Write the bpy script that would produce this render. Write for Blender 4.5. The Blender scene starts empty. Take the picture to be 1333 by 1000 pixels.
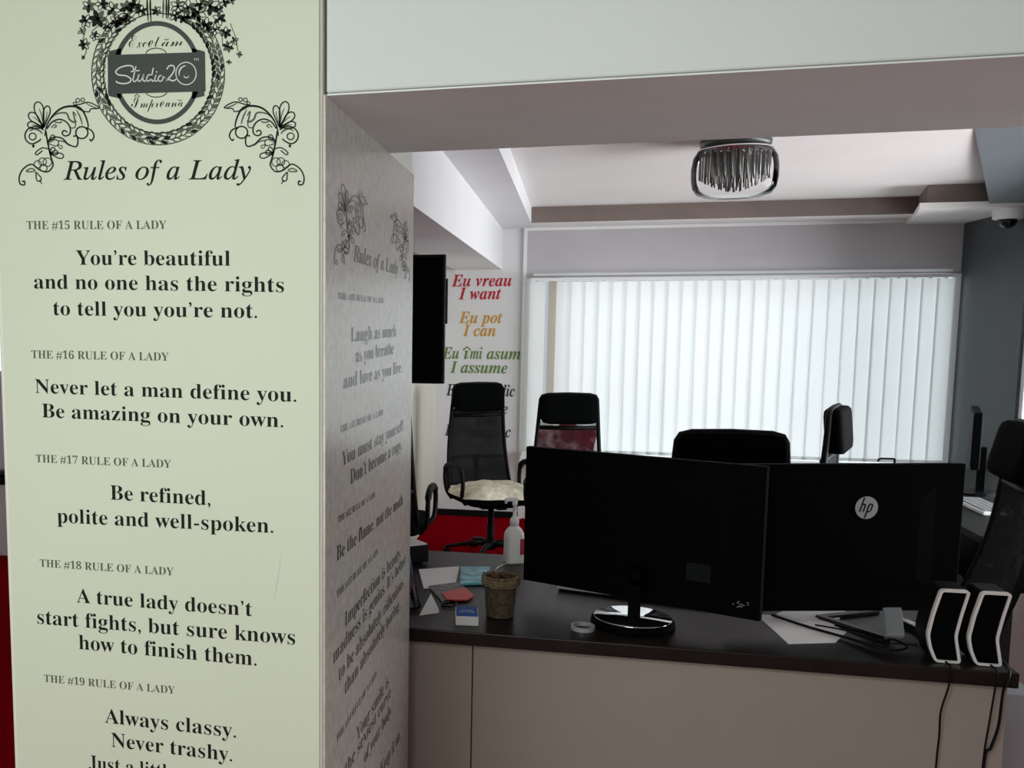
import bpy, bmesh, math, random
from mathutils import Vector, Matrix, noise
random.seed(7)
S = bpy.context.scene
COL = S.collection
PI = math.pi

# ---------------------------------------------------------------- camera, world, lights, exposure
cd = bpy.data.cameras.new('camera'); cam = bpy.data.objects.new('camera', cd); COL.objects.link(cam)
cd.sensor_fit = 'HORIZONTAL'; cd.sensor_width = 36.0
cd.lens = 1300.0 / 1333.0 * 36.0
cd.shift_x = (666.5 - 415.82) / 1333.0
cd.shift_y = (566.6 - 500.0) / 1333.0
cd.clip_start = 0.05
cam.location = (0, 0, 1.70)
cam.rotation_euler = (PI / 2 - 0.11354, 0, 0.24791)
S.camera = cam

w = bpy.data.worlds.new('sky'); S.world = w; w.use_nodes = True
w.node_tree.nodes['Background'].inputs[0].default_value = (0.75, 0.85, 0.95, 1)
w.node_tree.nodes['Background'].inputs[1].default_value = 0.6

S.view_settings.view_transform = 'Standard'; S.view_settings.look = 'None'
S.view_settings.exposure = 0.0; S.view_settings.gamma = 1.0
S.view_settings.use_curve_mapping = False

def area(name, loc, rot, sx, sy, power, color=(1, 1, 1)):
    l = bpy.data.lights.new(name, 'AREA'); l.shape = 'RECTANGLE'; l.size = sx; l.size_y = sy
    l.energy = power; l.color = color
    o = bpy.data.objects.new(name, l); COL.objects.link(o); o.location = loc; o.rotation_euler = rot
    return o
# daylight through the blinds of the far window (points to -Y)
area('window_daylight', (1.25, 10.4, 1.5), (-PI / 2, 0, 0), 6.0, 4.0, 142, (0.93, 0.98, 1.0))
# added fill brightening the back room through an invented side opening (points to -X)
area('side_fill_light', (4.15, 5.1, 1.25), (0, PI / 2, 0), 2.2, 5.2, 400, (0.95, 0.97, 1.0))
# daylight of the front room's window, behind the camera (points to +Y)
area('front_window_daylight', (-1.0, -1.2, 1.65), (PI / 2, 0, -0.05), 1.9, 1.7, 32, (0.97, 1.0, 0.97))
# added overhead fill, no known lamp, brightens the countertop and papers (points down)
area('front_top_fill', (-0.55, -0.35, 2.80), (0, 0, 0), 1.2, 0.6, 36, (1.0, 0.99, 0.95))

# ---------------------------------------------------------------- materials
def mat(name, col, rough=0.6, metal=0.0, spec=0.5, noise_scale=None, noise_amt=0.12, bump=0.0, bump_scale=200.0):
    m = bpy.data.materials.new(name); m.use_nodes = True
    nt = m.node_tree; b = nt.nodes['Principled BSDF']
    b.inputs['Base Color'].default_value = (*col, 1); b.inputs['Roughness'].default_value = rough
    b.inputs['Metallic'].default_value = metal; b.inputs['Specular IOR Level'].default_value = spec
    if noise_scale or bump:
        tc = nt.nodes.new('ShaderNodeTexCoord')
    if noise_scale:
        n = nt.nodes.new('ShaderNodeTexNoise'); n.inputs['Scale'].default_value = noise_scale; n.inputs['Detail'].default_value = 4
        r = nt.nodes.new('ShaderNodeValToRGB')
        r.color_ramp.elements[0].color = (*[c * (1 - noise_amt) for c in col], 1); r.color_ramp.elements[0].position = 0.3
        r.color_ramp.elements[1].color = (*[min(1, c * (1 + noise_amt)) for c in col], 1); r.color_ramp.elements[1].position = 0.7
        nt.links.new(tc.outputs['Object'], n.inputs['Vector']); nt.links.new(n.outputs['Fac'], r.inputs['Fac'])
        nt.links.new(r.outputs['Color'], b.inputs['Base Color'])
    if bump:
        n2 = nt.nodes.new('ShaderNodeTexNoise'); n2.inputs['Scale'].default_value = bump_scale
        bp = nt.nodes.new('ShaderNodeBump'); bp.inputs['Strength'].default_value = bump; bp.inputs['Distance'].default_value = 0.002
        nt.links.new(tc.outputs['Object'], n2.inputs['Vector']); nt.links.new(n2.outputs['Fac'], bp.inputs['Height'])
        nt.links.new(bp.outputs['Normal'], b.inputs['Normal'])
    return m

M = {}
M['wall'] = mat('white_wall_paint', (0.74, 0.74, 0.75), 0.7, noise_scale=3, noise_amt=0.02)
M['front_wall'] = mat('pale_wall_paint', (0.66, 0.76, 0.73), 0.7, noise_scale=2, noise_amt=0.03)
M['ceiling'] = mat('ceiling_paint', (0.82, 0.80, 0.78), 0.8, noise_scale=2, noise_amt=0.02)
M['beam'] = mat('beam_paint', (0.74, 0.84, 0.81), 0.6, noise_scale=4, noise_amt=0.04)
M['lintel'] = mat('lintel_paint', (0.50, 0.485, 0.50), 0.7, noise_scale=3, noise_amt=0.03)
M['brown'] = mat('cove_brown_shade', (0.20, 0.155, 0.135), 0.6, noise_scale=5, noise_amt=0.08)  # brown stands for the shade inside the ceiling cove
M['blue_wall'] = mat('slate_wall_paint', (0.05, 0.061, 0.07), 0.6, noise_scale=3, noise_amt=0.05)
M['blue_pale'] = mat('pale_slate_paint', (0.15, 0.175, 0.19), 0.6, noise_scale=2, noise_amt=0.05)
M['cream'] = mat('cream_wall_paint', (0.60, 0.60, 0.50), 0.7, noise_scale=3, noise_amt=0.04)
M['carpet'] = mat('red_carpet', (0.22, 0.0015, 0.007), 0.95, spec=0.0, noise_scale=60, noise_amt=0.35, bump=0.5, bump_scale=300)
M['ink_side'] = mat('glossy_grey_print', (0.085, 0.09, 0.08), 0.25, spec=0.6)
M['ink_side_glare'] = mat('grey_print_with_glare', (0.15, 0.155, 0.14), 0.25, spec=0.6)  # paler than the side lettering: ceiling glare put into the ink colour
M['panel'] = mat('cream_print', (0.62, 0.71, 0.565), 0.45, spec=0.35, noise_scale=1.6, noise_amt=0.03)
M['panel_edge'] = mat('panel_edge_white', (0.74, 0.77, 0.70), 0.5)
M['ink'] = mat('black_green_ink', (0.010, 0.014, 0.010), 0.6, spec=0.12)
M['ink_grey'] = mat('grey_ink', (0.10, 0.115, 0.09), 0.6, spec=0.15)
M['ink_banner'] = mat('banner_ink', (0.035, 0.05, 0.042), 0.5, spec=0.3)
M['ink_white'] = mat('white_ink', (0.62, 0.66, 0.60), 0.5)
M['wtop'] = mat('dark_wenge_top', (0.012, 0.0098, 0.0088), 0.38, spec=0.28, noise_scale=14, noise_amt=0.35)
M['cabinet'] = mat('grey_beige_melamine', (0.34, 0.32, 0.28), 0.5, noise_scale=3, noise_amt=0.04)
M['black'] = mat('black_plastic', (0.004, 0.0045, 0.0045), 0.55, spec=0.15)
M['black_soft'] = mat('black_upholstery', (0.002, 0.0026, 0.0026), 0.85, spec=0.03, bump=0.3, bump_scale=400)
M['black_gloss'] = mat('black_glossy_plastic', (0.006, 0.006, 0.007), 0.2, spec=0.4)
M['mon_back'] = mat('monitor_back_plastic', (0.0012, 0.0015, 0.0015), 0.6, spec=0.03)
M['grey_plastic'] = mat('grey_plastic', (0.22, 0.24, 0.25), 0.4)
M['silver'] = mat('silver_badge', (0.40, 0.42, 0.43), 0.4, metal=0.2)
M['chrome'] = mat('chrome', (0.85, 0.85, 0.85), 0.06, metal=1.0)
M['white'] = mat('white_plastic', (0.78, 0.79, 0.78), 0.4)
M['paper'] = mat('white_paper', (0.90, 0.90, 0.90), 0.8)
M['blue_card'] = mat('blue_picture_card', (0.10, 0.42, 0.50), 0.35, noise_scale=30, noise_amt=0.6)
M['leaflet'] = mat('dark_patterned_leaflet', (0.12, 0.11, 0.11), 0.4, noise_scale=60, noise_amt=0.9)
M['red_card'] = mat('red_card', (0.62, 0.05, 0.05), 0.45)
M['blue_box'] = mat('blue_carton', (0.008, 0.09, 0.36), 0.6, spec=0.2)
M['wicker'] = mat('wicker_straw', (0.075, 0.055, 0.032), 0.8, noise_scale=90, noise_amt=0.6, bump=0.6, bump_scale=120)
M['sheep'] = mat('cream_fleece', (0.88, 0.79, 0.62), 0.95, spec=0.1, noise_scale=25, noise_amt=0.25, bump=1.0, bump_scale=90)
M['maroon'] = mat('maroon_cloth', (0.22, 0.03, 0.05), 0.9, spec=0.1)
M['t_red'] = mat('red_lettering', (0.50, 0.012, 0.035), 0.5)
M['t_orange'] = mat('orange_lettering', (0.62, 0.32, 0.05), 0.5)
M['t_green'] = mat('green_lettering', (0.13, 0.24, 0.06), 0.5)
M['t_navy'] = mat('navy_lettering', (0.02, 0.02, 0.035), 0.5)
M['t_plum'] = mat('plum_lettering', (0.06, 0.05, 0.10), 0.5)
M['rods'] = mat('smoked_metal_rods', (0.20, 0.20, 0.19), 0.42, metal=0.8)
M['mount'] = mat('dark_lamp_mount', (0.04, 0.05, 0.045), 0.35)
M['bottle'] = mat('translucent_white_plastic', (0.80, 0.82, 0.76), 0.35)
M['pink'] = mat('crimson_label', (0.45, 0.03, 0.10), 0.4)
M['screen'] = mat('dark_screen', (0.001, 0.001, 0.0012), 0.5, spec=0.03)
M['trim'] = mat('white_trim', (0.82, 0.83, 0.83), 0.5)
M['beige'] = mat('beige_frame', (0.72, 0.66, 0.55), 0.6)
M['desk_white'] = mat('white_laminate', (0.75, 0.75, 0.74), 0.4)

def glitter():
    m = mat('silver_wallpaper', (0.40, 0.39, 0.35), 0.26, spec=0.7)
    nt = m.node_tree; b = nt.nodes['Principled BSDF']
    tc = nt.nodes.new('ShaderNodeTexCoord')
    v = nt.nodes.new('ShaderNodeTexVoronoi'); v.inputs['Scale'].default_value = 160
    n = nt.nodes.new('ShaderNodeTexNoise'); n.inputs['Scale'].default_value = 55; n.inputs['Detail'].default_value = 6
    r = nt.nodes.new('ShaderNodeValToRGB')
    r.color_ramp.elements[0].color = (0.40, 0.39, 0.34, 1); r.color_ramp.elements[0].position = 0.3
    r.color_ramp.elements[1].color = (0.52, 0.51, 0.46, 1); r.color_ramp.elements[1].position = 0.7
    bp = nt.nodes.new('ShaderNodeBump'); bp.inputs['Strength'].default_value = 0.35; bp.inputs['Distance'].default_value = 0.0012
    nt.links.new(tc.outputs['Object'], v.inputs['Vector']); nt.links.new(tc.outputs['Object'], n.inputs['Vector'])
    nt.links.new(n.outputs['Fac'], r.inputs['Fac']); nt.links.new(r.outputs['Color'], b.inputs['Base Color'])
    nt.links.new(n.outputs['Fac'], bp.inputs['Height']); nt.links.new(bp.outputs['Normal'], b.inputs['Normal'])
    return m
M['glitter'] = glitter()

def mix_transparent(name, col, fac, rough=0.6, glossy=False, weave=None):
    m = bpy.data.materials.new(name); m.use_nodes = True; nt = m.node_tree
    out = nt.nodes['Material Output']; b = nt.nodes['Principled BSDF']
    b.inputs['Base Color'].default_value = (*col, 1); b.inputs['Roughness'].default_value = rough
    t = nt.nodes.new('ShaderNodeBsdfTransparent'); mx = nt.nodes.new('ShaderNodeMixShader')
    mx.inputs[0].default_value = fac
    if glossy:
        g = nt.nodes.new('ShaderNodeBsdfGlossy'); g.inputs['Roughness'].default_value = rough
        fr = nt.nodes.new('ShaderNodeFresnel'); fr.inputs['IOR'].default_value = 1.0 + 5 * fac
        nt.links.new(fr.outputs[0], mx.inputs[0])
        nt.links.new(t.outputs[0], mx.inputs[1]); nt.links.new(g.outputs[0], mx.inputs[2])
        g.inputs['Color'].default_value = (*col, 1)
    else:
        nt.links.new(t.outputs[0], mx.inputs[1]); nt.links.new(b.outputs[0], mx.inputs[2])
        if weave:
            tc = nt.nodes.new('ShaderNodeTexCoord'); n = nt.nodes.new('ShaderNodeTexNoise'); n.inputs['Scale'].default_value = weave
            r = nt.nodes.new('ShaderNodeMapRange'); r.inputs['To Min'].default_value = fac - 0.2; r.inputs['To Max'].default_value = min(1, fac + 0.2)
            nt.links.new(tc.outputs['Object'], n.inputs['Vector']); nt.links.new(n.outputs['Fac'], r.inputs['Value']); nt.links.new(r.outputs[0], mx.inputs[0])
    nt.links.new(mx.outputs[0], out.inputs['Surface'])
    return m
M['mesh'] = mix_transparent('black_mesh_fabric', (0.004, 0.005, 0.005), 0.93, 0.95, weave=14)
M['mesh_open'] = mix_transparent('open_black_mesh', (0.008, 0.010, 0.010), 0.38, 0.9, weave=9)
M['glass'] = mix_transparent('clear_glass', (0.9, 0.92, 0.92), 0.03, 0.02, glossy=True)
M['acrylic'] = mix_transparent('clear_acrylic', (0.85, 0.88, 0.9), 0.06, 0.05, glossy=True)

def blind_mat():
    m = bpy.data.materials.new('translucent_blind_fabric'); m.use_nodes = True; nt = m.node_tree
    out = nt.nodes['Material Output']; nt.nodes.remove(nt.nodes['Principled BSDF'])
    d = nt.nodes.new('ShaderNodeBsdfDiffuse'); d.inputs['Color'].default_value = (0.80, 0.82, 0.81, 1)
    t = nt.nodes.new('ShaderNodeBsdfTranslucent'); t.inputs['Color'].default_value = (0.80, 0.83, 0.82, 1)
    mx = nt.nodes.new('ShaderNodeMixShader'); mx.inputs[0].default_value = 0.45
    nt.links.new(d.outputs[0], mx.inputs[1]); nt.links.new(t.outputs[0], mx.inputs[2]); nt.links.new(mx.outputs[0], out.inputs['Surface'])
    return m
M['blind'] = blind_mat()

def emit(name, col, s):
    m = bpy.data.materials.new(name); m.use_nodes = True
    b = m.node_tree.nodes['Principled BSDF']; b.inputs['Base Color'].default_value = (*col, 1)
    b.inputs['Emission Color'].default_value = (*col, 1); b.inputs['Emission Strength'].default_value = s
    return m
M['daylight_pane'] = emit('daylight_pane', (0.95, 0.98, 1.0), 1.0)

# ---------------------------------------------------------------- helpers
class MB:
    """collects shapes; build() links them as ONE mesh object"""
    def __init__(s): s.v = []; s.f = []
    def add(s, vs, fs, mtx=None):
        k = len(s.v)
        s.v += [tuple(mtx @ Vector(p)) if mtx else tuple(p) for p in vs]
        s.f += [tuple(i + k for i in f) for f in fs]
        return s
    def box(s, x0, x1, y0, y1, z0, z1, mtx=None):
        return s.add([(x0, y0, z0), (x1, y0, z0), (x1, y1, z0), (x0, y1, z0), (x0, y0, z1), (x1, y0, z1), (x1, y1, z1), (x0, y1, z1)],
                     [(0, 3, 2, 1), (4, 5, 6, 7), (0, 1, 5, 4), (1, 2, 6, 5), (2, 3, 7, 6), (3, 0, 4, 7)], mtx)
    def prism(s, poly, z0, z1, mtx=None):
        """polygon in XY, counter-clockwise, extruded along Z"""
        n = len(poly)
        return s.add([(p[0], p[1], z0) for p in poly] + [(p[0], p[1], z1) for p in poly],
                     [tuple(reversed(range(n))), tuple(range(n, 2 * n))] + [(i, (i + 1) % n, n + (i + 1) % n, n + i) for i in range(n)], mtx)
    def ring(s, outer, inner, z0, z1, mtx=None):
        n = len(outer)
        vs = [(p[0], p[1], z0) for p in outer] + [(p[0], p[1], z0) for p in inner] + [(p[0], p[1], z1) for p in outer] + [(p[0], p[1], z1) for p in inner]
        fs = []
        for i in range(n):
            j = (i + 1) % n
            fs += [(i, n + i, n + j, j), (2 * n + i, 2 * n + j, 3 * n + j, 3 * n + i), (i, j, 2 * n + j, 2 * n + i), (n + i, 3 * n + i, 3 * n + j, n + j)]
        return s.add(vs, fs, mtx)
    def lathe(s, prof, n=32, mtx=None, sq=None):
        """profile of (r, z) about Z"""
        vs = []; fs = []
        for r, z in prof:
            for i in range(n):
                a = 2 * PI * i / n
                vs.append((r * math.cos(a), r * math.sin(a), z))
        for k in range(len(prof) - 1):
            for i in range(n):
                j = (i + 1) % n
                fs.append((k * n + i, k * n + j, (k + 1) * n + j, (k + 1) * n + i))
        if prof[0][0] > 1e-4: fs.append(tuple(reversed(range(n))))
        if prof[-1][0] > 1e-4: fs.append(tuple(range((len(prof) - 1) * n, len(prof) * n)))
        return s.add(vs, fs, mtx)
    def tube(s, pts, r, n=8, closed=False, mtx=None, flat=1.0):
        pts = [Vector(p) for p in pts]; m = len(pts); vs = []; fs = []; prev = None
        for i, p in enumerate(pts):
            if closed: d = pts[(i + 1) % m] - pts[i - 1]
            else: d = pts[min(i + 1, m - 1)] - pts[max(i - 1, 0)]
            if d.length < 1e-9: d = Vector((0, 0, 1))
            d.normalize()
            if prev is None:
                ref = Vector((0, 0, 1)) if abs(d.z) < 0.9 else Vector((1, 0, 0))
                u = d.cross(ref).normalized()
            else:
                u = (prev - d * prev.dot(d)).normalized()
            prev = u; v = d.cross(u)
            rr = r[i] if isinstance(r, (list, tuple)) else r
            for k in range(n):
                a = 2 * PI * k / n
                q = p + u * math.cos(a) * rr + v * math.sin(a) * rr * flat
                vs.append(tuple(q))
        for i in range(m if closed else m - 1):
            j = (i + 1) % m
            for k in range(n):
                l = (k + 1) % n
                fs.append((i * n + k, i * n + l, j * n + l, j * n + k))
        if not closed:
            fs.append(tuple(reversed(range(n)))); fs.append(tuple(range((m - 1) * n, m * n)))
        return s.add(vs, fs, mtx)
    def grid(s, fn, nu, nv, mtx=None):
        vs = [fn(i / nu, j / nv) for j in range(nv + 1) for i in range(nu + 1)]
        fs = [(j * (nu + 1) + i, j * (nu + 1) + i + 1, (j + 1) * (nu + 1) + i + 1, (j + 1) * (nu + 1) + i) for j in range(nv) for i in range(nu)]
        return s.add(vs, fs, mtx)
    def build(s, name, material, parent=None, smooth=False, bevel=0.0, subsurf=0, solid=0.0, loc=None, rot=None):
        me = bpy.data.meshes.new(name); me.from_pydata(s.v, [], s.f); me.validate(); me.update()
        bm = bmesh.new(); bm.from_mesh(me); bmesh.ops.recalc_face_normals(bm, faces=bm.faces); bm.to_mesh(me); bm.free()
        me.materials.append(M[material] if isinstance(material, str) else material)
        if smooth:
            for p in me.polygons: p.use_smooth = True
        o = bpy.data.objects.new(name, me); COL.objects.link(o)
        if loc: o.location = loc
        if rot: o.rotation_euler = rot
        if parent: o.parent = parent
        if solid:
            md = o.modifiers.new('solid', 'SOLIDIFY'); md.thickness = solid; md.offset = 0
        if bevel:
            md = o.modifiers.new('bevel', 'BEVEL'); md.width = bevel; md.segments = 2; md.limit_method = 'ANGLE'; md.angle_limit = 0.6
        if subsurf:
            md = o.modifiers.new('sub', 'SUBSURF'); md.levels = subsurf; md.render_levels = subsurf
        return o

def tag(o, label, cat, group=None):
    o['label'] = label; o['category'] = cat
    if group: o['group'] = group
    return o
def empty(name, loc, label, cat, group=None, rz=0.0):
    o = bpy.data.objects.new(name, None); COL.objects.link(o); o.location = loc; o.rotation_euler = (0, 0, rz)
    o.empty_display_size = 0.1
    return tag(o, label, cat, group)
def struct(o):
    o['kind'] = 'structure'; return o
def rounded(w, h, r, n=5):
    out = []
    for cx, cy, a0 in ((w / 2 - r, h / 2 - r, 0), (-w / 2 + r, h / 2 - r, PI / 2), (-w / 2 + r, -h / 2 + r, PI), (w / 2 - r, -h / 2 + r, 1.5 * PI)):
        for k in range(n + 1):
            a = a0 + k * PI / 2 / n
            out.append((cx + r * math.cos(a), cy + r * math.sin(a)))
    return out
def curve(pts, n=8, closed=False):
    """Catmull-Rom through pts"""
    P = [Vector(p) for p in pts]; m = len(P); out = []
    for i in range(m if closed else m - 1):
        p0 = P[(i - 1) % m] if closed or i > 0 else P[0]
        p1 = P[i]; p2 = P[(i + 1) % m]; p3 = P[(i + 2) % m] if closed or i + 2 < m else P[-1]
        for k in range(n):
            t = k / n
            out.append(0.5 * ((2 * p1) + (-p0 + p2) * t + (2 * p0 - 5 * p1 + 4 * p2 - p3) * t * t + (-p0 + 3 * p1 - 3 * p2 + p3) * t ** 3))
    if not closed: out.append(P[-1])
    return out

# ---- lettering: serif glyphs; bold = upright serif, italic, bold italic, script
HOLES = {('I', 'h'): '\u210e', ('S', 'E'): '\u2130', ('S', 'I'): '\u2110', ('S', 'e'): '\u212f', ('S', 'o'): '\u2134', ('S', 'g'): '\u210a'}
def fancy(t, style):
    base = {'B': (0x1D400, 0x1D41A, 0x1D7CE), 'I': (0x1D434, 0x1D44E, None), 'BI': (0x1D468, 0x1D482, None), 'S': (0x1D49C, 0x1D4B6, None), 'BS': (0x1D4D0, 0x1D4EA, None), 'N': (None, None, None)}[style]
    out = ''
    for c in t:
        if 'A' <= c <= 'Z' and base[0]: out += HOLES.get((style, c)) or chr(base[0] + ord(c) - 65)
        elif 'a' <= c <= 'z' and base[1]:
            out += HOLES.get((style, c)) or chr(base[1] + ord(c) - 97)
        elif c.isdigit() and base[2]: out += chr(base[2] + int(c))
        else: out += c
    return out
def glyphs(t, style, thin=0.0):
    """2D verts and faces of one line of lettering, cap height about 0.68"""
    c = bpy.data.curves.new('lettering', 'FONT'); c.body = fancy(t, style); c.offset = thin; c.resolution_u = 3
    o = bpy.data.objects.new('lettering', c); COL.objects.link(o)
    dg = bpy.context.evaluated_depsgraph_get()
    me = bpy.data.meshes.new_from_object(o.evaluated_get(dg))
    vs = [(v.co.x, v.co.y) for v in me.vertices]; fs = [tuple(p.vertices) for p in me.polygons]
    bpy.data.objects.remove(o); bpy.data.curves.remove(c); bpy.data.meshes.remove(me)
    return vs, fs
def line_of_text(mb, t, style, a, b, cap, to3d, thin=0.0):
    """lettering stretched from baseline point a to b (2D), caps of height cap, mapped with to3d"""
    vs, fs = glyphs(t, style, thin)
    x0 = min(v[0] for v in vs); x1 = max(v[0] for v in vs)
    k = cap / 0.68
    out = []
    for x, y in vs:
        u = (x - x0) / (x1 - x0)
        out.append(to3d(a[0] + (b[0] - a[0]) * u, a[1] + (b[1] - a[1]) * u + y * k))
    mb.add(out, fs)
def ribbon(mb, pts, wd, to3d, closed=False, taper=False):
    P = [Vector((p[0], p[1])) for p in pts]; m = len(P); L = []; R = []
    for i, p in enumerate(P):
        d = (P[(i + 1) % m] - P[i - 1]) if closed else (P[min(i + 1, m - 1)] - P[max(i - 1, 0)])
        if d.length < 1e-9: d = Vector((1, 0))
        d.normalize(); nrm = Vector((-d.y, d.x))
        ww = wd / 2 * (math.sin(PI * (0.12 + 0.76 * i / max(1, m - 1))) if taper else 1)
        L.append(p + nrm * ww); R.append(p - nrm * ww)
    vs = [to3d(*q) for q in L] + [to3d(*q) for q in R]
    mb.add(vs, [(i, (i + 1) % m, m + (i + 1) % m, m + i) for i in range(m if closed else m - 1)])
def blob(mb, pts, to3d):
    mb.add([to3d(p[0], p[1]) for p in pts], [tuple(range(len(pts)))])

# ---------------------------------------------------------------- the setting
def slab(name, x0, x1, y0, y1, z0, z1, m, bevel=0.0):
    return struct(MB().box(x0, x1, y0, y1, z0, z1).build(name, m, bevel=bevel))

slab('floor', -6.0, 4.2, -3.1, 9.0, -0.06, 0.0, 'carpet')
slab('ceiling', -6.0, 4.2, -3.1, 9.0, 2.85, 2.95, 'ceiling')
# ceiling of the back room: recess, and the dropped border around it
slab('ceiling_recess', -0.35, 3.0, 2.02, 8.25, 2.60, 2.66, 'ceiling')
slab('ceiling_border_left', -1.27, -0.35, 2.02, 8.70, 2.475, 2.66, 'wall')
slab('ceiling_border_far', -0.35, 2.52, 8.25, 8.70, 2.478, 2.66, 'ceiling')
slab('trim_1', -0.35, 2.52, 8.235, 8.25, 2.478, 2.60, 'brown')            # lip of the recess, its shade put into the brown colour
mb = MB(); mb.prism([(2.195, 7.50), (3.0, 7.50), (3.0, 8.70), (2.46, 8.70), (2.40, 8.35)], 2.44, 2.4775)
struct(mb.build('ceiling_step', 'ceiling'))
struct(MB().prism([(2.255, 7.56), (3.0, 7.56), (3.0, 8.23), (2.40, 8.23)], 2.4775, 2.60).build('trim_2', 'brown'))  # face above the step, cove shade painted in as brown
# pale slate sloping bulkhead over the right side
mb = MB()
A = (1.756, 5.319, 2.602); B = (2.60, 7.495, 2.462); C_ = (4.0, 7.495, 2.462); D = (4.0, 5.319, 2.602)
A0 = (0.99, 2.02, 2.602); D0 = (4.0, 2.02, 2.602)
vs = [A0, A, B, C_, D, D0]
mb.add(vs + [(p[0], p[1], 2.70) for p in vs], [(0, 1, 4, 5), (1, 2, 3, 4), (6, 11, 10, 7), (7, 10, 9, 8), (0, 6, 7, 1), (1, 7, 8, 2), (2, 8, 9, 3), (3, 9, 10, 4), (4, 10, 11, 5), (5, 11, 6, 0)])
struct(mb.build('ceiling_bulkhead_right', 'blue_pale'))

# far wall with the window opening
mb = MB()
mb.box(-1.27, -0.40, 8.70, 8.90, 0, 2.85); mb.box(2.86, 3.1, 8.70, 8.90, 0, 2.85)
mb.box(-0.40, 2.86, 8.70, 8.90, 0, 0.50)
struct(mb.build('wall_back', 'wall'))
slab('wall_back_lintel', -0.40, 2.86, 8.70, 8.90, 2.06, 2.85, 'lintel')
slab('trim_3', -0.40, 2.86, 8.685, 8.70, 2.455, 2.478, 'trim')             # thin white moulding under the ceiling border
slab('trim_4', -0.425, -0.398, 8.67, 8.70, 0.0, 2.475, 'trim')              # thin upright moulding beside the window
# window: frame, mullion, pane
win = struct(bpy.data.objects.new('window_1', None)); COL.objects.link(win); win.location = (1.23, 8.8, 0.5)
mb = MB(); mb.box(-0.40, -0.34, 8.68, 8.80, 0.50, 2.06); mb.box(2.80, 2.86, 8.68, 8.80, 0.50, 2.06)
mb.box(-0.34, 2.80, 8.68, 8.80, 2.075, 2.10); mb.box(-0.34, 2.80, 8.68, 8.80, 0.50, 0.54)
f = mb.build('window_frame', 'trim'); f.parent = win; f.matrix_parent_inverse = Matrix.Translation(win.location).inverted()
mb = MB(); mb.box(-0.215, -0.115, 8.72, 8.80, 0.54, 2.075)
f = mb.build('mullion', 'beige'); f.parent = win; f.matrix_parent_inverse = Matrix.Translation(win.location).inverted()
mb = MB(); mb.box(-0.34, 2.80, 8.835, 8.841, 0.50, 2.10)
f = mb.build('window_pane', 'glass'); f.parent = win; f.matrix_parent_inverse = Matrix.Translation(win.location).inverted()
slab('window_ledge', -0.40, 2.86, 8.30, 8.70, 0.555, 0.59, 'trim')

# left wall of the back room, dropped beam along it
slab('wall_left', -1.27, -1.15, 6.75, 8.70, 0, 2.475, 'cream')
slab('beam_left', -1.00, -0.604, 2.03, 8.70, 2.137, 2.475, 'wall')
# right wall of the back room with an invented opening for the side fill, and a white column
mb = MB(); mb.box(2.86, 3.0, 7.55, 8.70, 0, 2.62); mb.box(2.86, 3.0, 2.03, 7.55, 0, 0.45); mb.box(2.86, 3.0, 2.03, 7.55, 2.10, 2.62); mb.box(2.86, 3.0, 2.03, 2.7, 0.45, 2.10)
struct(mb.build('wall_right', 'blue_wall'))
w3 = struct(bpy.data.objects.new('added_side_window', None)); COL.objects.link(w3); w3.location = (2.93, 5.1, 0.45)  # added unseen window, frames the opening for the side fill
mb = MB()
for z0_, z1_ in ((0.45, 0.51), (2.04, 2.10)): mb.box(2.88, 2.96, 2.7, 7.55, z0_, z1_)
for y_ in (2.7, 4.3, 5.9, 7.49): mb.box(2.88, 2.96, y_, y_ + .06, 0.51, 2.04)
f = mb.build('window_frame', 'trim'); f.parent = w3; f.matrix_parent_inverse = Matrix.Translation(w3.location).inverted()
f = MB().box(2.915, 2.921, 2.76, 7.49, 0.51, 2.04).build('window_pane', 'glass'); f.parent = w3; f.matrix_parent_inverse = Matrix.Translation(w3.location).inverted()
slab('column_right', 1.715, 1.98, 3.10, 4.40, 0, 2.60, 'trim')
slab('baseboard_back', -1.15, -0.43, 8.685, 8.70, 0, 0.055, 'black')
# front room
slab('wall_front_right', 3.2, 3.3, -3.1, 2.02, 0, 2.85, 'front_wall')
slab('wall_front_left', -6.0, -5.9, -3.1, 9.0, 0, 2.85, 'front_wall')
slab('wall_rear', -6.0, 4.2, -3.1, -3.0, 0, 2.85, 'front_wall')
mb = MB(); mb.box(-5.9, -1.27, 6.75, 6.85, 0, 1.29); mb.box(-5.9, -1.27, 6.75, 6.85, 2.3, 2.85); mb.box(-5.9, -5.2, 6.75, 6.85, 1.29, 2.3); mb.box(-2.2, -1.27, 6.75, 6.85, 1.29, 2.3)
struct(mb.build('wall_left_room', 'wall'))
w2 = struct(bpy.data.objects.new('window_2', None)); COL.objects.link(w2); w2.location = (-3.7, 6.8, 1.29)
f = MB().box(-5.2, -2.2, 6.81, 6.82, 1.29, 2.3).build('window_pane', 'daylight_pane'); f.parent = w2; f.matrix_parent_inverse = Matrix.Translation(w2.location).inverted()
mb = MB(); mb.box(-5.2, -2.2, 6.74, 6.80, 1.285, 1.325); mb.box(-5.2, -2.2, 6.74, 6.80, 2.26, 2.3)
f = mb.build('window_frame', 'trim'); f.parent = w2; f.matrix_parent_inverse = Matrix.Translation(w2.location).inverted()
# big dropped beam across the opening
struct(MB().box(-0.366, 3.2, 1.488, 2.02, 2.037, 2.85).build('beam_front', 'front_wall', bevel=0.003))
struct(MB().box(-0.366, 3.2, 1.491, 2.018, 2.034, 2.0365).build('beam_soffit', 'beam'))
# pillar
struct(MB().box(-0.922, -0.370, 1.480, 2.335, 0, 2.85).build('pillar', 'panel_edge', bevel=0.004))

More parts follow.
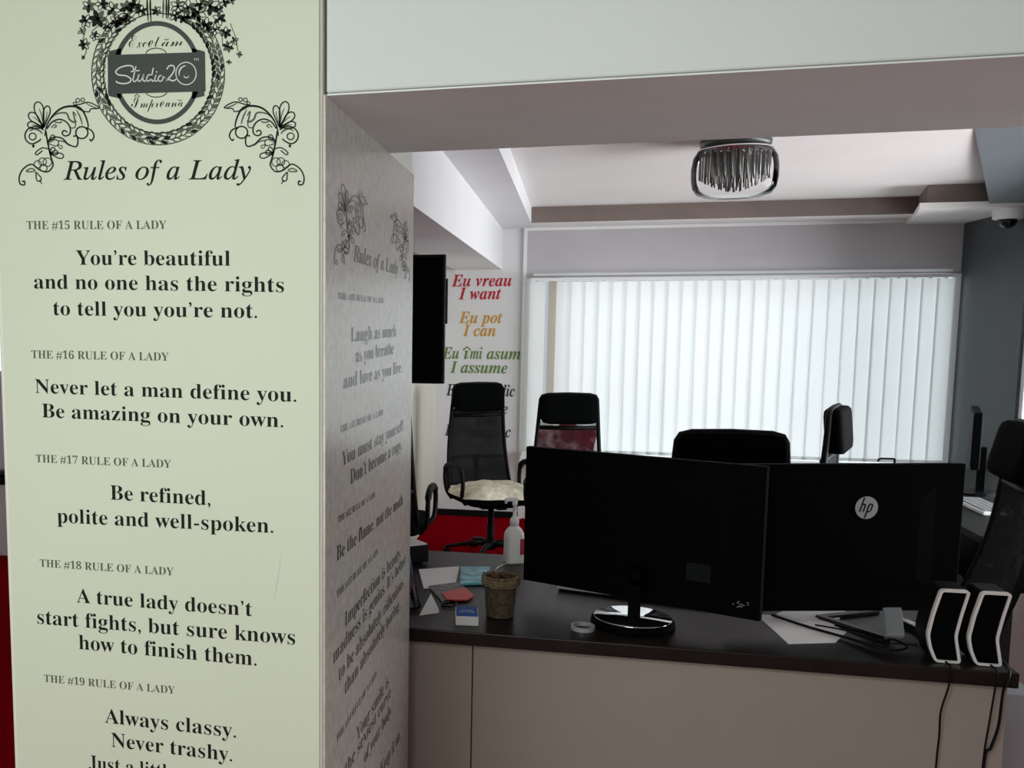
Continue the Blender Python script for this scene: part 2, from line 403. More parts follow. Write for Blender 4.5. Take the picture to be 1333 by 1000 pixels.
# ---------------------------------------------------------------- printed panels on the pillar
FY = 1.4743
def front(x, z): return (x, FY, z)
SX = -0.3655
def side(y, z): return (SX, y, z)
def art(px, py):
    """print units of the sheet (400 wide, 200 for the upper part) -> metres on the sheet"""
    u = px / 400.0; v = py / 200.0
    def q(a, b, c): return a + (-3 * a + 4 * b - c) * u + (2 * a - 4 * b + 2 * c) * u * u
    xt, xb = q(-.895, -.634, -.392), q(-.905, -.638, -.392)
    zt, zb = q(2.206, 2.186, 2.168), q(1.969, 1.958, 1.948)
    return (xt + (xb - xt) * v, zt + (zb - zt) * v)
def fa(px, py): return front(*art(px, py))

FT=[
('title', 'I', 'Rules of a Lady', -0.793, 1.924, -0.48, 1.914, 0.028),
('h', 'B', 'THE #15 RULE OF A LADY', -0.861, 1.848, -0.619, 1.843, 0.013),
('t', 'B', 'You’re beautiful', -0.775, 1.79, -0.515, 1.785, 0.023),
('t', 'B', 'and no one has the rights', -0.851, 1.753, -0.429, 1.744, 0.023),
('t', 'B', 'to tell you you’re not.', -0.818, 1.71, -0.472, 1.705, 0.023),
('h', 'B', 'THE #16 RULE OF A LADY', -0.86, 1.64, -0.619, 1.638, 0.013),
('t', 'B', 'Never let a man define you.', -0.855, 1.583, -0.41, 1.577, 0.023),
('t', 'B', 'Be amazing on your own.', -0.844, 1.543, -0.431, 1.537, 0.023),
('h', 'B', 'THE #17 RULE OF A LADY', -0.858, 1.468, -0.618, 1.467, 0.013),
('t', 'B', 'Be refined,', -0.725, 1.411, -0.552, 1.409, 0.024),
('t', 'B', 'polite and well-spoken.', -0.822, 1.368, -0.448, 1.37, 0.024),
('h', 'B', 'THE #18 RULE OF A LADY', -0.857, 1.291, -0.617, 1.291, 0.013),
('t', 'B', 'A true lady doesn’t', -0.791, 1.234, -0.484, 1.233, 0.024),
('t', 'B', 'start fights, but sure knows', -0.865, 1.192, -0.413, 1.192, 0.025),
('t', 'B', 'how to finish them.', -0.789, 1.154, -0.477, 1.152, 0.025),
('h', 'B', 'THE #19 RULE OF A LADY', -0.856, 1.091, -0.618, 1.092, 0.013),
('t', 'B', 'Always classy.', -0.745, 1.03, -0.513, 1.028, 0.025),
('t', 'B', 'Never trashy.', -0.734, 0.989, -0.52, 0.987, 0.025),
('t', 'B', 'Just a little naughty.', -0.777, 0.945, -0.494, 0.944, 0.025),
]
ST=[
('title', 'I', 'Rules of a Lady', 1.683, 1.802, 2.125, 1.798, 0.027),
('h', 'B', 'THE #10 RULE OF A LADY', 1.567, 1.735, 1.969, 1.735, 0.011),
('t', 'B', 'Laugh as much', 1.666, 1.665, 2.115, 1.668, 0.025),
('t', 'B', 'as you breathe', 1.704, 1.629, 2.083, 1.632, 0.025),
('t', 'B', 'and love as you live.', 1.611, 1.589, 2.191, 1.588, 0.025),
('h', 'B', 'THE #11 RULE OF A LADY', 1.584, 1.518, 1.971, 1.513, 0.012),
('t', 'B', 'You must stay yourself.', 1.598, 1.461, 2.223, 1.456, 0.025),
('t', 'B', 'Don’t become a copy.', 1.663, 1.42, 2.198, 1.415, 0.026),
('h', 'B', 'THE #12 RULE OF A LADY', 1.569, 1.371, 1.89, 1.36, 0.011),
('t', 'B', 'Be the flame, not the moth.', 1.56, 1.309, 2.227, 1.286, 0.025),
('h', 'B', 'THE #13 RULE OF A LADY', 1.56, 1.247, 1.922, 1.239, 0.012),
('t', 'B', 'Imperfection is beauty,', 1.623, 1.179, 2.197, 1.17, 0.026),
('t', 'B', 'madness is genius. It’s better', 1.538, 1.142, 2.268, 1.137, 0.026),
('t', 'B', 'to be absolutely ridiculous', 1.578, 1.098, 2.233, 1.09, 0.026),
('t', 'B', 'than absolutely boring.', 1.624, 1.058, 2.189, 1.052, 0.026),
('h', 'B', 'THE #14 RULE OF A LADY', 1.562, 0.997, 1.917, 0.989, 0.013),
('t', 'B', 'Your smile is', 1.723, 0.931, 2.054, 0.919, 0.027),
('t', 'B', 'the sexiest curve', 1.628, 0.907, 2.079, 0.885, 0.027),
('t', 'B', 'of your body.', 1.795, 0.857, 2.098, 0.84, 0.028),
('t', 'B', 'Keep it on.', 1.964, 0.752, 2.215, 0.731, 0.031),
]


def leaf_pts(cx, cy, ang, ln, wd, n=5):
    out = []
    for k in range(2 * n):
        t = k / n if k <= n else (2 * n - k) / n
        sgn = 1 if k <= n else -1
        x = (t - .5) * ln; y = sgn * wd / 2 * math.sin(PI * t) ** 0.8 if 0 < t < 1 else 0
        out.append((cx + x * math.cos(ang) - y * math.sin(ang), cy + x * math.sin(ang) + y * math.cos(ang)))
    return out
def circ(cx, cy, r, n=18, ry=None, a0=0.0, a1=2 * PI):
    ry = ry or r
    full = abs(a1 - a0 - 2 * PI) < 1e-6
    return [(cx + r * math.cos(a0 + (a1 - a0) * k / (n if full else n - 1)), cy + ry * math.sin(a0 + (a1 - a0) * k / (n if full else n - 1))) for k in range(n)]
def petal(base, tip, wd):
    bx, by = base; tx, ty = tip; dx, dy = tx - bx, ty - by; l = math.hypot(dx, dy); nx, ny = -dy / l, dx / l
    return [base] + [(bx + dx * t + nx * wd * s_, by + dy * t + ny * wd * s_) for t, s_ in ((.35, .28), (.7, .5), (.92, .36), (1.0, 0), (.92, -.36), (.7, -.5), (.35, -.28))]

def scroll(dark, grey, mp, heavy=1.0):
    """acanthus scroll in units of a 893 x 1000 tile; mp maps the tile to 3D"""
    def rb(b, pts, wd, closed=False, taper=False, n=5):
        ribbon(b, [tuple(p)[:2] for p in curve([(x, y, 0) for x, y in pts], n, closed)], wd * heavy, mp, closed, taper)
    W = 15
    rb(dark, [(310, 480), (330, 380), (390, 280), (470, 215), (560, 197), (640, 215), (690, 290), (715, 385), (690, 400)], 22, taper=True)
    rb(dark, circ(655, 445, 56, 14), W, True); rb(dark, [(690, 400), (745, 425), (768, 480), (742, 522), (728, 505)], W)
    rb(dark, [(330, 410), (380, 345), (450, 320), (515, 348), (548, 405), (540, 460), (500, 476), (472, 452), (490, 425), (520, 440)], W)
    rb(grey, [(350, 330), (420, 270), (510, 262), (540, 320), (590, 345), (575, 250), (605, 290)], 20, taper=True)
    rb(grey, [(605, 230), (640, 300), (660, 370)], 16, taper=True); rb(grey, [(545, 400), (590, 395), (600, 330)], 12)
    rb(grey, [(370, 400), (400, 370), (420, 385), (395, 400)], 12); rb(grey, [(400, 345), (450, 352), (470, 340)], 14)
    for t, wd in (((240, 158), 85), ((340, 195), 62), ((168, 262), 75), ((152, 365), 62)):
        rb(dark, petal((300, 400), t, wd), 13, True, n=3)
        rb(grey, [(300, 390), ((300 + t[0]) / 2 + 8, (390 + t[1]) / 2), (t[0] * .75 + 75, t[1] * .75 + 98)], 10, taper=True)
    rb(dark, [(300, 420), (240, 388), (165, 405), (128, 460), (140, 520), (190, 552), (250, 528), (275, 505)], W)
    rb(dark, circ(198, 482, 32, 12), 12, True); rb(grey, [(170, 430), (215, 410), (265, 430), (290, 460)], 20, taper=True)
    blob(dark, [(205 + 12 * math.cos(a * PI / 4), 572 + 16 * math.sin(a * PI / 4)) for a in range(8)], mp)
    rb(dark, [(335, 540), (390, 490), (470, 498), (530, 555), (595, 578), (618, 545), (610, 480), (575, 480)], W)
    rb(grey, petal((340, 545), (440, 540), 60), 12, True, n=3); rb(dark, petal((350, 520), (400, 475), 40), 11, True, n=3); rb(grey, petal((430, 560), (470, 590), 30), 10, True, n=3)
    rb(grey, [(420, 520), (490, 530), (540, 570)], 16, taper=True)
    rb(dark, [(345, 600), (285, 590), (225, 635), (240, 655), (290, 615)], 12)
    for t, wd in (((485, 672), 50), ((432, 632), 40), ((400, 590), 36)):
        rb(dark, petal((355, 640), t, wd), 12, True, n=3)
    rb(dark, [(320, 430), (335, 520), (355, 620), (372, 690)], 18)
    rb(dark, [(372, 690), (388, 755), (340, 815), (265, 800), (190, 745), (115, 785), (75, 860), (82, 930), (122, 940), (122, 905), (100, 912)], W)
    for c, r in (((335, 725), 40), ((290, 720), 36), ((300, 780), 34), ((245, 745), 34)):
        rb(grey, circ(c[0], c[1], r, 10), 11, True)
    rb(grey, [(135, 810), (180, 785), (220, 800), (200, 815), (140, 815)], 14)
    rb(dark, petal((230, 820), (265, 905), 45), 12, True, n=3); rb(dark, [(262, 895), (285, 932)], 10)
    rb(dark, [(580, 192), (640, 178), (710, 160), (770, 180), (815, 215), (740, 222), (720, 250), (650, 235), (600, 205)], 12)
    for c, r in (((618, 142), 18), ((664, 138), 17), ((590, 172), 14)):
        rb(dark, circ(c[0], c[1], r, 9), 9, True)
    rb(grey, [(690, 165), (740, 195), (800, 215)], 12, taper=True)

# front panel
pf = empty('printed_panel', (-0.64, 1.478, 0.02), 'cream printed sheet with black rules lettering and floral crest on pillar front', 'poster')
def child(mb, name, m, parent, label=None, **kw):
    o = mb.build(name, m, parent, **kw)
    o.matrix_parent_inverse = Matrix.Translation(parent.location).inverted() if parent.type == 'EMPTY' and parent.rotation_euler.z == 0 else Matrix.Identity(4)
    if label: o['label'] = label
    return o
child(MB().box(-0.912, -0.374, 1.475, 1.480, 0.02, 2.85), 'sheet', 'panel', pf)
kinds = {'title': ('title_lettering', 'ink'), 'h': ('rule_heading', 'ink_grey'), 't': ('rule_lettering', 'ink')}
def lay_text(table, to3d, parent, ink=None):
    cur = None; mb = None; n = 0
    groups = []
    for row in table:
        k = row[0]
        groups.append((k, [row]))
    for k, rows in groups:
        mb = MB()
        for _, st, t, a, b, c, d, cap in rows:
            line_of_text(mb, t, st, (a, b), (c, d), cap, to3d, thin={'title': 0.004, 'h': -0.008, 't': -0.006}[k])
        nm, m = kinds[k]; m = ink or m
        child(mb, nm, m, parent)
lay_text(FT, front, pf)
# crest
cx, cy = 206.0, 95.0
dark = MB(); grey = MB()
random.seed(3)
N = 64
for k in range(N):
    a = 2 * PI * k / N
    if 1.36 * PI < a < 1.64 * PI: continue                      # open at the top (y grows downwards)
    for row, (dr, tilt) in enumerate(((-5.5, .5), (0, -.35), (5.5, .45))):
        aa = a + row * PI / N
        x = cx + (78 + dr) * math.cos(aa); y = cy + (85 + dr) * math.sin(aa)
        right = math.cos(aa) > 0.35 and math.sin(aa) < .4
        lp = leaf_pts(x, y, aa + PI / 2 + tilt + random.uniform(-.15, .15), 10.5, 5.0)
        if random.random() < (0.75 if right else 0.36): blob(dark if random.random() < .5 else grey, lp, fa)
        else: ribbon(dark if random.random() < .6 else grey, lp, 1.0, fa, True)
ribbon(dark, circ(cx, cy, 71.5, 64, 78), 1.1, fa, True)
ribbon(grey, circ(cx, cy, 86.5, 64, 93.5, -.30 * PI, 1.30 * PI), 1.0, fa)
child(dark, 'crest_wreath', 'ink', pf); child(grey, 'crest_wreath', 'ink_grey', pf)
mb = MB(); ribbon(mb, circ(cx - 1.5, 94, 54.5, 64, 64), 6.0, fa, True)
child(mb, 'crest_ring', 'ink_banner', pf)
mb = MB()
for sx in (-1, 1):
    mb.add([front(*art(cx - 2 + sx * 62, y)) for y in (66, 124)] + [front(*art(cx - 2 + sx * 46, y)) for y in (128, 62)], [(0, 1, 2, 3)])
mb.add([(p[0], FY - .0003, p[2]) for p in (fa(140.6, 71), fa(141, 121.6), fa(267.6, 118), fa(267, 67))], [(0, 1, 2, 3)])
child(mb, 'crest_banner', 'ink_banner', pf)
def fb(px, py): p = fa(px, py); return (p[0], p[1] - .0007, p[2])
def ft2(x, z): return (x, FY - .0007, z)
mb = MB()
def stroke(pts, wd=1.5):
    ribbon(mb, [tuple(q)[:2] for q in curve([(100 + x / 5, y / 5, 0) for x, y in pts], 4)], wd, fb)
for st_ in ([(372, 458), (366, 430), (330, 424), (282, 438), (256, 464), (275, 484), (322, 490), (354, 510), (346, 532), (308, 541), (270, 535), (258, 524)],
            [(388, 428), (374, 488), (369, 518), (381, 528), (397, 512)], [(354, 463), (412, 455)],
            [(408, 480), (400, 510), (407, 526), (425, 514), (438, 480), (433, 514), (445, 526), (458, 512)],
            [(492, 492), (474, 481), (458, 503), (464, 525), (484, 513), (490, 492)], [(501, 438), (494, 470), (488, 508), (496, 526), (510, 512)],
            [(518, 484), (510, 513), (519, 526), (532, 512)],
            [(558, 490), (541, 490), (532, 510), (542, 526), (558, 519), (563, 500), (553, 489), (576, 503)],
            [(588, 448), (604, 426), (630, 425), (638, 450), (616, 488), (582, 524), (602, 514), (626, 523), (650, 513)]):
    stroke(st_, 1.7 if st_[0][0] in (372, 588) else 1.5)
blob(mb, circ(204.4, 93, 1.0, 8), fb)
ribbon(mb, circ(242.6, 95, 13.2, 32, 14.6), 1.3, fb, True)
ribbon(mb, circ(242.6, 95, 9, 14, 10, PI * .9, PI * 1.5), 2.0, fb, taper=True); ribbon(mb, circ(243, 98, 3, 10, 2.5, 0, PI), 1.2, fb)
line_of_text(mb, 'TM', 'N', art(252.5, 78.5), art(259, 78.3), 0.0035, ft2)
child(mb, 'banner_lettering', 'ink_white', pf, 'white script lettering')
mb = MB()
line_of_text(mb, 'Excel', 'S', art(168, 61.5), art(208, 60), 0.017, front, -0.006); line_of_text(mb, 'am', 'S', art(210.5, 60), art(238, 58.6), 0.015, front, -0.006)
ribbon(mb, circ(217, 49.5, 2.6, 7, 1.8, .1, PI - .1), 0.8, fa)
ribbon(mb, circ(203.5, 69, 13, 16, 7, PI, 2 * PI), 1.0, fa); ribbon(mb, circ(203.5, 118, 14, 16, 7.5, 0, PI), 1.0, fa)
line_of_text(mb, 'I', 'S', art(171, 139.6), art(183, 139.4), 0.017, front, -0.006); line_of_text(mb, 'mpreuna', 'S', art(182.5, 139.4), art(238, 138), 0.015, front, -0.006)
ribbon(mb, [(175, 125), (178.5, 121.5), (182, 125)], 0.9, fa); ribbon(mb, circ(234, 128.5, 2.4, 7, 1.6, .1, PI - .1), 0.8, fa)
child(mb, 'crest_lettering', 'ink', pf)
# flowers hanging over the wreath
random.seed(11)
dark = MB(); grey = MB()
fl = [(116, 8, 8), (133, 5, 8), (112, 27, 8), (128, 24, 11), (107, 40, 5), (124, 46, 6), (110, 57, 7), (109, 74, 2.5), (147, 12, 9), (152, 27, 8), (165, 10, 9), (176, 6, 8), (140, 34, 6), (184, 14, 7), (165, 24, 6),
      (274, 8, 11), (292, 2, 7), (258, 16, 10), (286, 24, 8), (302, 1, 5), (294, 42, 7), (297, 60, 7), (305, 52, 5), (312, 70, 3.5), (298, 80, 3), (268, 32, 9), (280, 38, 7), (245, 10, 10), (232, 8, 9), (228, 20, 7), (262, 5, 8), (240, 22, 8), (285, 12, 6), (204, 14, 6)]
for x, y, r in fl:
    n = 6 if r > 5 else 4; a0 = random.uniform(0, 6)
    for k in range(n):
        a = a0 + 2 * PI * k / n
        lp = leaf_pts(x + r * .6 * math.cos(a), y + r * .6 * math.sin(a), a, r * 1.15, r * .62)
        q = random.random()
        if q < .34: blob(dark, lp, fa)
        elif q < .6: blob(grey, lp, fa)
        else: ribbon(dark, lp, 1.0, fa, True)
    blob(dark, circ(x, y, r * .25, 7), fa)
for x in (192, 196, 213, 217, 220): ribbon(dark if x != 213 else grey, [(x, -6), (x, 10), (x + random.uniform(-2, 2), 22 + random.uniform(0, 6))], 2.6, fa, taper=True)
for x0, y0, x1, y1 in ((110, 30, 108, 52), (300, 30, 310, 66), (120, 40, 140, 20), (290, 60, 285, 35), (112, 60, 109, 74)): ribbon(grey, [(x0, y0), ((x0 + x1) / 2 + 2, (y0 + y1) / 2), (x1, y1)], 1.0, fa)
child(dark, 'crest_flowers', 'ink', pf); child(grey, 'crest_flowers', 'ink_grey', pf)
for sx in (0, 1):
    dark = MB(); grey = MB()
    def mp(x, y, sx=sx):
        px = 15 + x / 7.144; py = 110 + y / 7.144
        return fa(421 - px, py - 0.6) if sx else fa(px, py)
    scroll(dark, grey, mp, 0.85)
    child(dark, 'scroll_ornament', 'ink', pf); child(grey, 'scroll_ornament', 'ink_grey', pf)
# scratch on the sheet
mb = MB(); ribbon(mb, [(-0.436, 1.335), (-0.441, 1.30), (-0.4475, 1.262)], 0.0016, front, taper=True)
child(mb, 'scratch', 'ink_white', pf)

# side panel: silver wallpaper with the same kind of lettering
ps = empty('printed_panel', (-0.368, 1.9, 0.02), 'silver textured sheet with grey rules lettering on pillar side facing the desk', 'poster')
child(MB().box(-0.370, -0.3662, 1.484, 2.333, 0.02, 2.034), 'sheet', 'glitter', ps)
lay_text(ST, side, ps, 'ink_side')
for (ya, yb, za, zb, fl_) in ((1.54, 1.80, 1.79, 1.925, 0), (2.03, 2.29, 1.79, 1.925, 1)):
    dark = MB(); grey = MB()
    def mp(x, y, ya=ya, yb=yb, za=za, zb=zb, fl_=fl_):
        u = (x - 70) / 750; v = (y - 120) / 820
        if fl_: u = 1 - u
        return side(ya + (yb - ya) * u, zb + (za - zb) * v)
    scroll(dark, grey, mp, 1.0)
    child(dark, 'scroll_ornament', 'ink_side_glare', ps); child(grey, 'scroll_ornament', 'ink_side_glare', ps)

# ---------------------------------------------------------------- lettering on the far wall
def wall_words(name, label, rows, m, group='coloured slogans on the back wall'):
    mb = MB()
    for t, st, x0, x1, z, cap in rows:
        line_of_text(mb, t, st, (x0, z), (x1, z), cap, lambda x, z_: (x, 8.698, z_), 0.006)
    o = mb.build(name, m); tag(o, label, 'lettering', group); return o
wall_words('wall_lettering', 'red italic words Eu vreau and I want on the white back wall', [('Eu vreau', 'BI', -1.028, -0.520, 1.998, 0.10), ('I want', 'BI', -0.965, -0.605, 1.888, 0.10)], 't_red')
wall_words('wall_lettering', 'orange italic words Eu pot and I can on the white back wall', [('Eu pot', 'BI', -0.960, -0.590, 1.684, 0.10), ('I can', 'BI', -0.925, -0.645, 1.574, 0.10)], 't_orange')
def caret(mb, x, z):
    ribbon(mb, [(x - .035, z), (x, z + .03), (x + .03, z)], .012, lambda a, b: (a, 8.698, b))
mb = MB()
line_of_text(mb, 'Eu', 'BI', (-1.098, 1.378), (-0.955, 1.378), 0.10, lambda x, z: (x, 8.698, z), 0.006)
line_of_text(mb, '\U0001D6A4', 'N', (-0.912, 1.378), (-0.874, 1.378), 0.10, lambda x, z: (x, 8.698, z), 0.018)
line_of_text(mb, 'mi', 'BI', (-0.862, 1.378), (-0.755, 1.378), 0.10, lambda x, z: (x, 8.698, z), 0.006)
line_of_text(mb, 'asum', 'BI', (-0.720, 1.378), (-0.432, 1.378), 0.10, lambda x, z: (x, 8.698, z), 0.006)
caret(mb, -0.886, 1.452)
line_of_text(mb, 'I assume', 'BI', (-1.030, 1.256), (-0.540, 1.256), 0.10, lambda x, z: (x, 8.698, z), 0.006)
tag(mb.build('wall_lettering', 't_green'), 'green italic words about assuming on the white back wall', 'lettering', 'coloured slogans on the back wall')
wall_words('wall_lettering', 'dark navy italic words half hidden by the tall chair, just under the green words', [('Eu ma implic', 'BI', -1.060, -0.475, 1.058, 0.10), ('I involve', 'BI', -1.010, -0.530, 0.905, 0.10)], 't_navy')
wall_words('wall_lettering', 'dark plum italic words, lowest line behind the tall chair', [('Eu muncesc', 'BI', -1.070, -0.500, 0.705, 0.10)], 't_plum')

# ---------------------------------------------------------------- vertical blind
vb = empty('vertical_blind', (1.23, 8.62, 2.05), 'white vertical blind with fabric vanes covering the wide back window', 'blind')
child(MB().box(-0.355, 2.835, 8.595, 8.645, 2.033, 2.058), 'head_rail', 'trim', vb, bevel=0.003)
child(MB().box(-0.355, 2.835, 8.60, 8.64, 2.066, 2.074), 'mounting_strip', 'grey_plastic', vb)
random.seed(5)
x = -0.30; step = 0.1085; i = 0; xs = []
while x < 2.83:
    xs.append(x); x += step
vane_me = None
for i, x in enumerate(xs):
    if i == 1: continue                       # one vane has been pulled aside: the beige mullion shows
    a = math.radians(random.uniform(5.5, 9.0)); 
    if i == 0: a = math.radians(4)
    wv = 0.126; sway = random.uniform(-.004, .004)
    if vane_me is None:
        mb = MB(); mb.grid(lambda u, v: ((u - .5) * wv, 0.004 * (1 - (2 * u - 1) ** 2), -1.40 + 1.40 * v), 6, 1)
        mb.box(-wv / 2, wv / 2, -.001, .003, -1.425, -1.40); mb.box(-.012, .012, -.002, .002, 0.0, 0.012)
        o = mb.build('vane', 'blind', vb, smooth=True); vane_me = o.data
    else:
        o = bpy.data.objects.new('vane', vane_me); COL.objects.link(o); o.parent = vb
    o.matrix_parent_inverse = Matrix.Translation(vb.location).inverted()
    o.location = (x, 8.62, 2.025); o.rotation_euler = (0, sway, a)

# ---------------------------------------------------------------- ceiling lamp
LX, LY = 0.757, 5.46
lamp = empty('ceiling_lamp', (LX, LY, 2.60), 'round glass bowl ceiling lamp with hanging metal rods in the ceiling recess', 'lamp')
LM = Matrix.Translation((LX, LY, 0))
child(MB().lathe([(0.165, 2.60), (0.17, 2.585), (0.165, 2.565), (0.10, 2.555)], 40, LM), 'mount', 'mount', lamp, smooth=True)
child(MB().lathe([(0.172, 2.555), (0.178, 2.548), (0.172, 2.538), (0.02, 2.536)], 40, LM), 'rod_plate', 'chrome', lamp, smooth=True)
prof = [(0.150, 2.555), (0.178, 2.545), (0.198, 2.51), (0.205, 2.46), (0.2045, 2.41), (0.196, 2.365), (0.176, 2.335), (0.14, 2.322), (0.07, 2.316), (0.001, 2.315)]
child(MB().lathe(prof, 48, LM), 'glass_bowl', 'glass', lamp, smooth=True)
rod_me = {}
for ri, (rr, n) in enumerate(((0.0, 1), (0.035, 7), (0.07, 13), (0.105, 19), (0.138, 25), (0.163, 30))):
    ln = (0.195, 0.19, 0.178, 0.162, 0.145, 0.13)[ri]
    for k in range(n):
        a = 2 * PI * (k + .5 * (ri % 2)) / n
        if ri not in rod_me:
            o = MB().tube([(0, 0, 0), (0, 0, -ln)], 0.0048, 6).build('rod', 'rods', lamp, smooth=True); rod_me[ri] = o.data
        else:
            o = bpy.data.objects.new('rod', rod_me[ri]); COL.objects.link(o); o.parent = lamp
        o.matrix_parent_inverse = Matrix.Translation(lamp.location).inverted()
        o.location = (LX + rr * math.cos(a), LY + rr * math.sin(a), 2.537)

# ---------------------------------------------------------------- dome camera under the ceiling step
dc = empty('dome_camera', (2.765, 7.64, 2.44), 'small white dome security camera under the ceiling by slate wall', 'camera')
DM = Matrix.Translation((2.765, 7.64, 0))
child(MB().lathe([(0.088, 2.44), (0.09, 2.435), (0.088, 2.375), (0.08, 2.37)], 32, DM), 'base', 'white', dc, smooth=False, bevel=0.002)
child(MB().lathe([(0.055, 2.37), (0.054, 2.35), (0.042, 2.328), (0.022, 2.315), (0.001, 2.312)], 24, DM), 'dome', 'black_gloss', dc, smooth=True)

# ---------------------------------------------------------------- television under the left beam
tv = empty('television', (-0.905, 5.5, 1.357), 'black upright flat television hanging under the low white beam behind the pillar', 'television')
child(MB().box(-1.125, -0.686, 5.50, 5.545, 1.357, 2.062), 'body', 'black', tv, bevel=0.004)
child(MB().box(-1.112, -0.699, 5.4985, 5.50, 1.372, 2.049), 'screen', 'screen', tv)
child(MB().box(-0.98, -0.678, 5.545, 5.575, 1.686, 1.934), 'rear_housing', 'black', tv, bevel=0.004)
mb = MB(); mb.box(-0.995, -0.91, 5.56, 5.68, 2.122, 2.1365); mb.tube([(-0.95, 5.62, 2.125), (-0.95, 5.62, 1.80), (-0.95, 5.575, 1.78)], 0.02, 10)
child(mb, 'ceiling_bracket', 'black', tv)

# ---------------------------------------------------------------- reception counter
top = MB().box(-0.93, 0.985, 2.465, 3.345, 0.885, 0.92).build('countertop', 'wtop', bevel=0.003)
tag(top, 'long dark brown wood countertop under the two monitors', 'counter')
def cabinet(x0, x1, label):
    c = empty('counter_cabinet', ((x0 + x1) / 2, 2.7, 0), label, 'cabinet', 'grey beige cabinets under the dark countertop')
    child(MB().box(x0 + .001, x1 - .001, 2.502, 2.92, 0.06, 0.884), 'carcass', 'cabinet', c)
    child(MB().box(x0 + .0015, x1 - .0015, 2.484, 2.501, 0.065, 0.882), 'front_panel', 'cabinet', c, bevel=0.0015)
    child(MB().box(x0 + .002, x1 - .002, 2.53, 2.90, 0.0, 0.06), 'plinth', 'black', c)
cabinet(-0.92, -0.226, 'narrow grey beige cabinet panel under the counter, beside the pillar')
cabinet(-0.226, 0.972, 'wide grey beige cabinet panel under the counter, below the monitors and speakers')
ZT = 0.9205

# ---------------------------------------------------------------- monitors
def frame_mtx(p0, p1):
    """X along p0->p1 on the desk plan, Y away, origin at p0"""
    d = Vector((p1[0] - p0[0], p1[1] - p0[1], 0)); l = d.length; d.normalize()
    n = Vector((-d.y, d.x, 0))
    m = Matrix(((d.x, n.x, 0, p0[0]), (d.y, n.y, 0, p0[1]), (0, 0, 1, 0), (0, 0, 0, 1)))
    return m, l
m1, l1 = frame_mtx((-0.119, 2.815), (0.458, 2.552))
mon = empty('monitor', (0.168, 2.62, ZT), 'black monitor seen from behind on round chrome foot, angled towards the basket', 'monitor', 'monitors on the counter')
def shell(l, z0, z1, m, cx=0.5):
    mb = MB()
    # back: bevelled slab with a shallow central bulge
    mb.box(0, l, 0.0, 0.022, z0, z1, m)
    a, b = l * .12, l * .88; za, zb = z0 + .05, z1 - .05; e = .04
    vs = [(a, 0, za), (b, 0, za), (b, 0, zb), (a, 0, zb), (a + e, -.003, za + e), (b - e, -.003, za + e), (b - e, -.003, zb - e), (a + e, -.003, zb - e)]
    mb.add(vs, [(0, 1, 5, 4), (1, 2, 6, 5), (2, 3, 7, 6), (3, 0, 4, 7), (4, 5, 6, 7)], m)
    return mb
child(shell(l1, 0.974, 1.354, m1), 'back_shell', 'mon_back', mon, bevel=0.002)
child(MB().box(0.01, l1 - .01, 0.0222, 0.026, 0.99, 1.345, m1), 'screen', 'screen', mon)
child(MB().box(0.455, 0.515, -0.0045, -0.0031, 1.050, 1.095, m1), 'rating_label', 'grey_plastic', mon, 'small dark grey label').data.materials[0] = mat('dim_label', (0.006, 0.008, 0.009), 0.7, spec=0.1)
mb = MB(); random.seed(2)
for k in range(26):
    u = 0.568 + random.random() * .036; z = 0.998 + random.random() * .018
    if random.random() < .6: mb.box(u, u + .004, -.0014, -.0002, z, z + .002, m1)
child(mb, 'sticker', 'grey_plastic', mon)
NB = Matrix.Translation((0.168, 2.625, 0))
child(MB().lathe([(0.098, ZT + .022), (0.096, ZT + .0245), (0.001, ZT + .025)], 56, NB), 'foot_plate', 'chrome', mon, smooth=True)
child(MB().lathe([(0.101, ZT), (0.105, ZT + .004), (0.103, ZT + .018), (0.0985, ZT + .022), (0.001, ZT + .0215)], 56, NB), 'foot', 'mon_back', mon, smooth=True)
child(MB().box(0.155, 0.185, 2.60, 2.626, ZT + .024, 1.05).box(0.155, 0.185, 2.60, 2.70, 1.03, 1.07), 'neck', 'mon_back', mon, bevel=0.003)

m2, l2 = frame_mtx((0.400, 2.632), (0.957, 2.782))
mon2 = empty('monitor', (0.74, 2.85, ZT), 'black monitor with round silver badge on its back, nearest the speakers', 'monitor', 'monitors on the counter')
child(shell(l2, 0.972, 1.347, m2), 'back_shell', 'mon_back', mon2, bevel=0.002)
child(MB().box(0.01, l2 - .01, 0.0222, 0.026, 0.99, 1.338, m2), 'screen', 'screen', mon2)
# badge: silver disc with the two slanted letters cut dark
BX, BZ = 0.331, 1.238
mb = MB(); n = 40
bm_ = m2 @ Matrix.Translation((BX, -.0035, BZ)) @ Matrix.Rotation(PI / 2, 4, 'X')
mb.prism(circ(0, 0, 0.0285, n), 0, 0.0012, bm_)
badge = child(mb, 'badge', 'silver', mon2, 'round silver badge')
mb = MB()
def bt(x, y): p = bm_ @ Vector((x, y, 0.0017)); return tuple(p)
k = 0.30
def sl(x, y): return bt(x + k * y, y)
def bar(b, pts, wd): ribbon(b, pts, wd, sl)
bar(mb, [(-0.0145, -0.0105), (-0.0145, 0.026)], 0.0042)
bar(mb, [(-0.0145, 0.006), (-0.012, 0.0088), (-0.008, 0.0088), (-0.0055, 0.006), (-0.0055, -0.0105)], 0.0040)
bar(mb, [(0.0035, -0.0265), (0.0035, 0.0088)], 0.0042)
bar(mb, [(0.0035, 0.0088), (0.010, 0.0088), (0.0125, 0.006), (0.0125, -0.007), (0.010, -0.0100), (0.0035, -0.0100)], 0.0040)
lt = mb.build('badge_lettering', 'black', badge); lt.matrix_parent_inverse = badge.matrix_world.inverted() if False else Matrix.Identity(4)
lt['label'] = 'dark slanted badge letters'
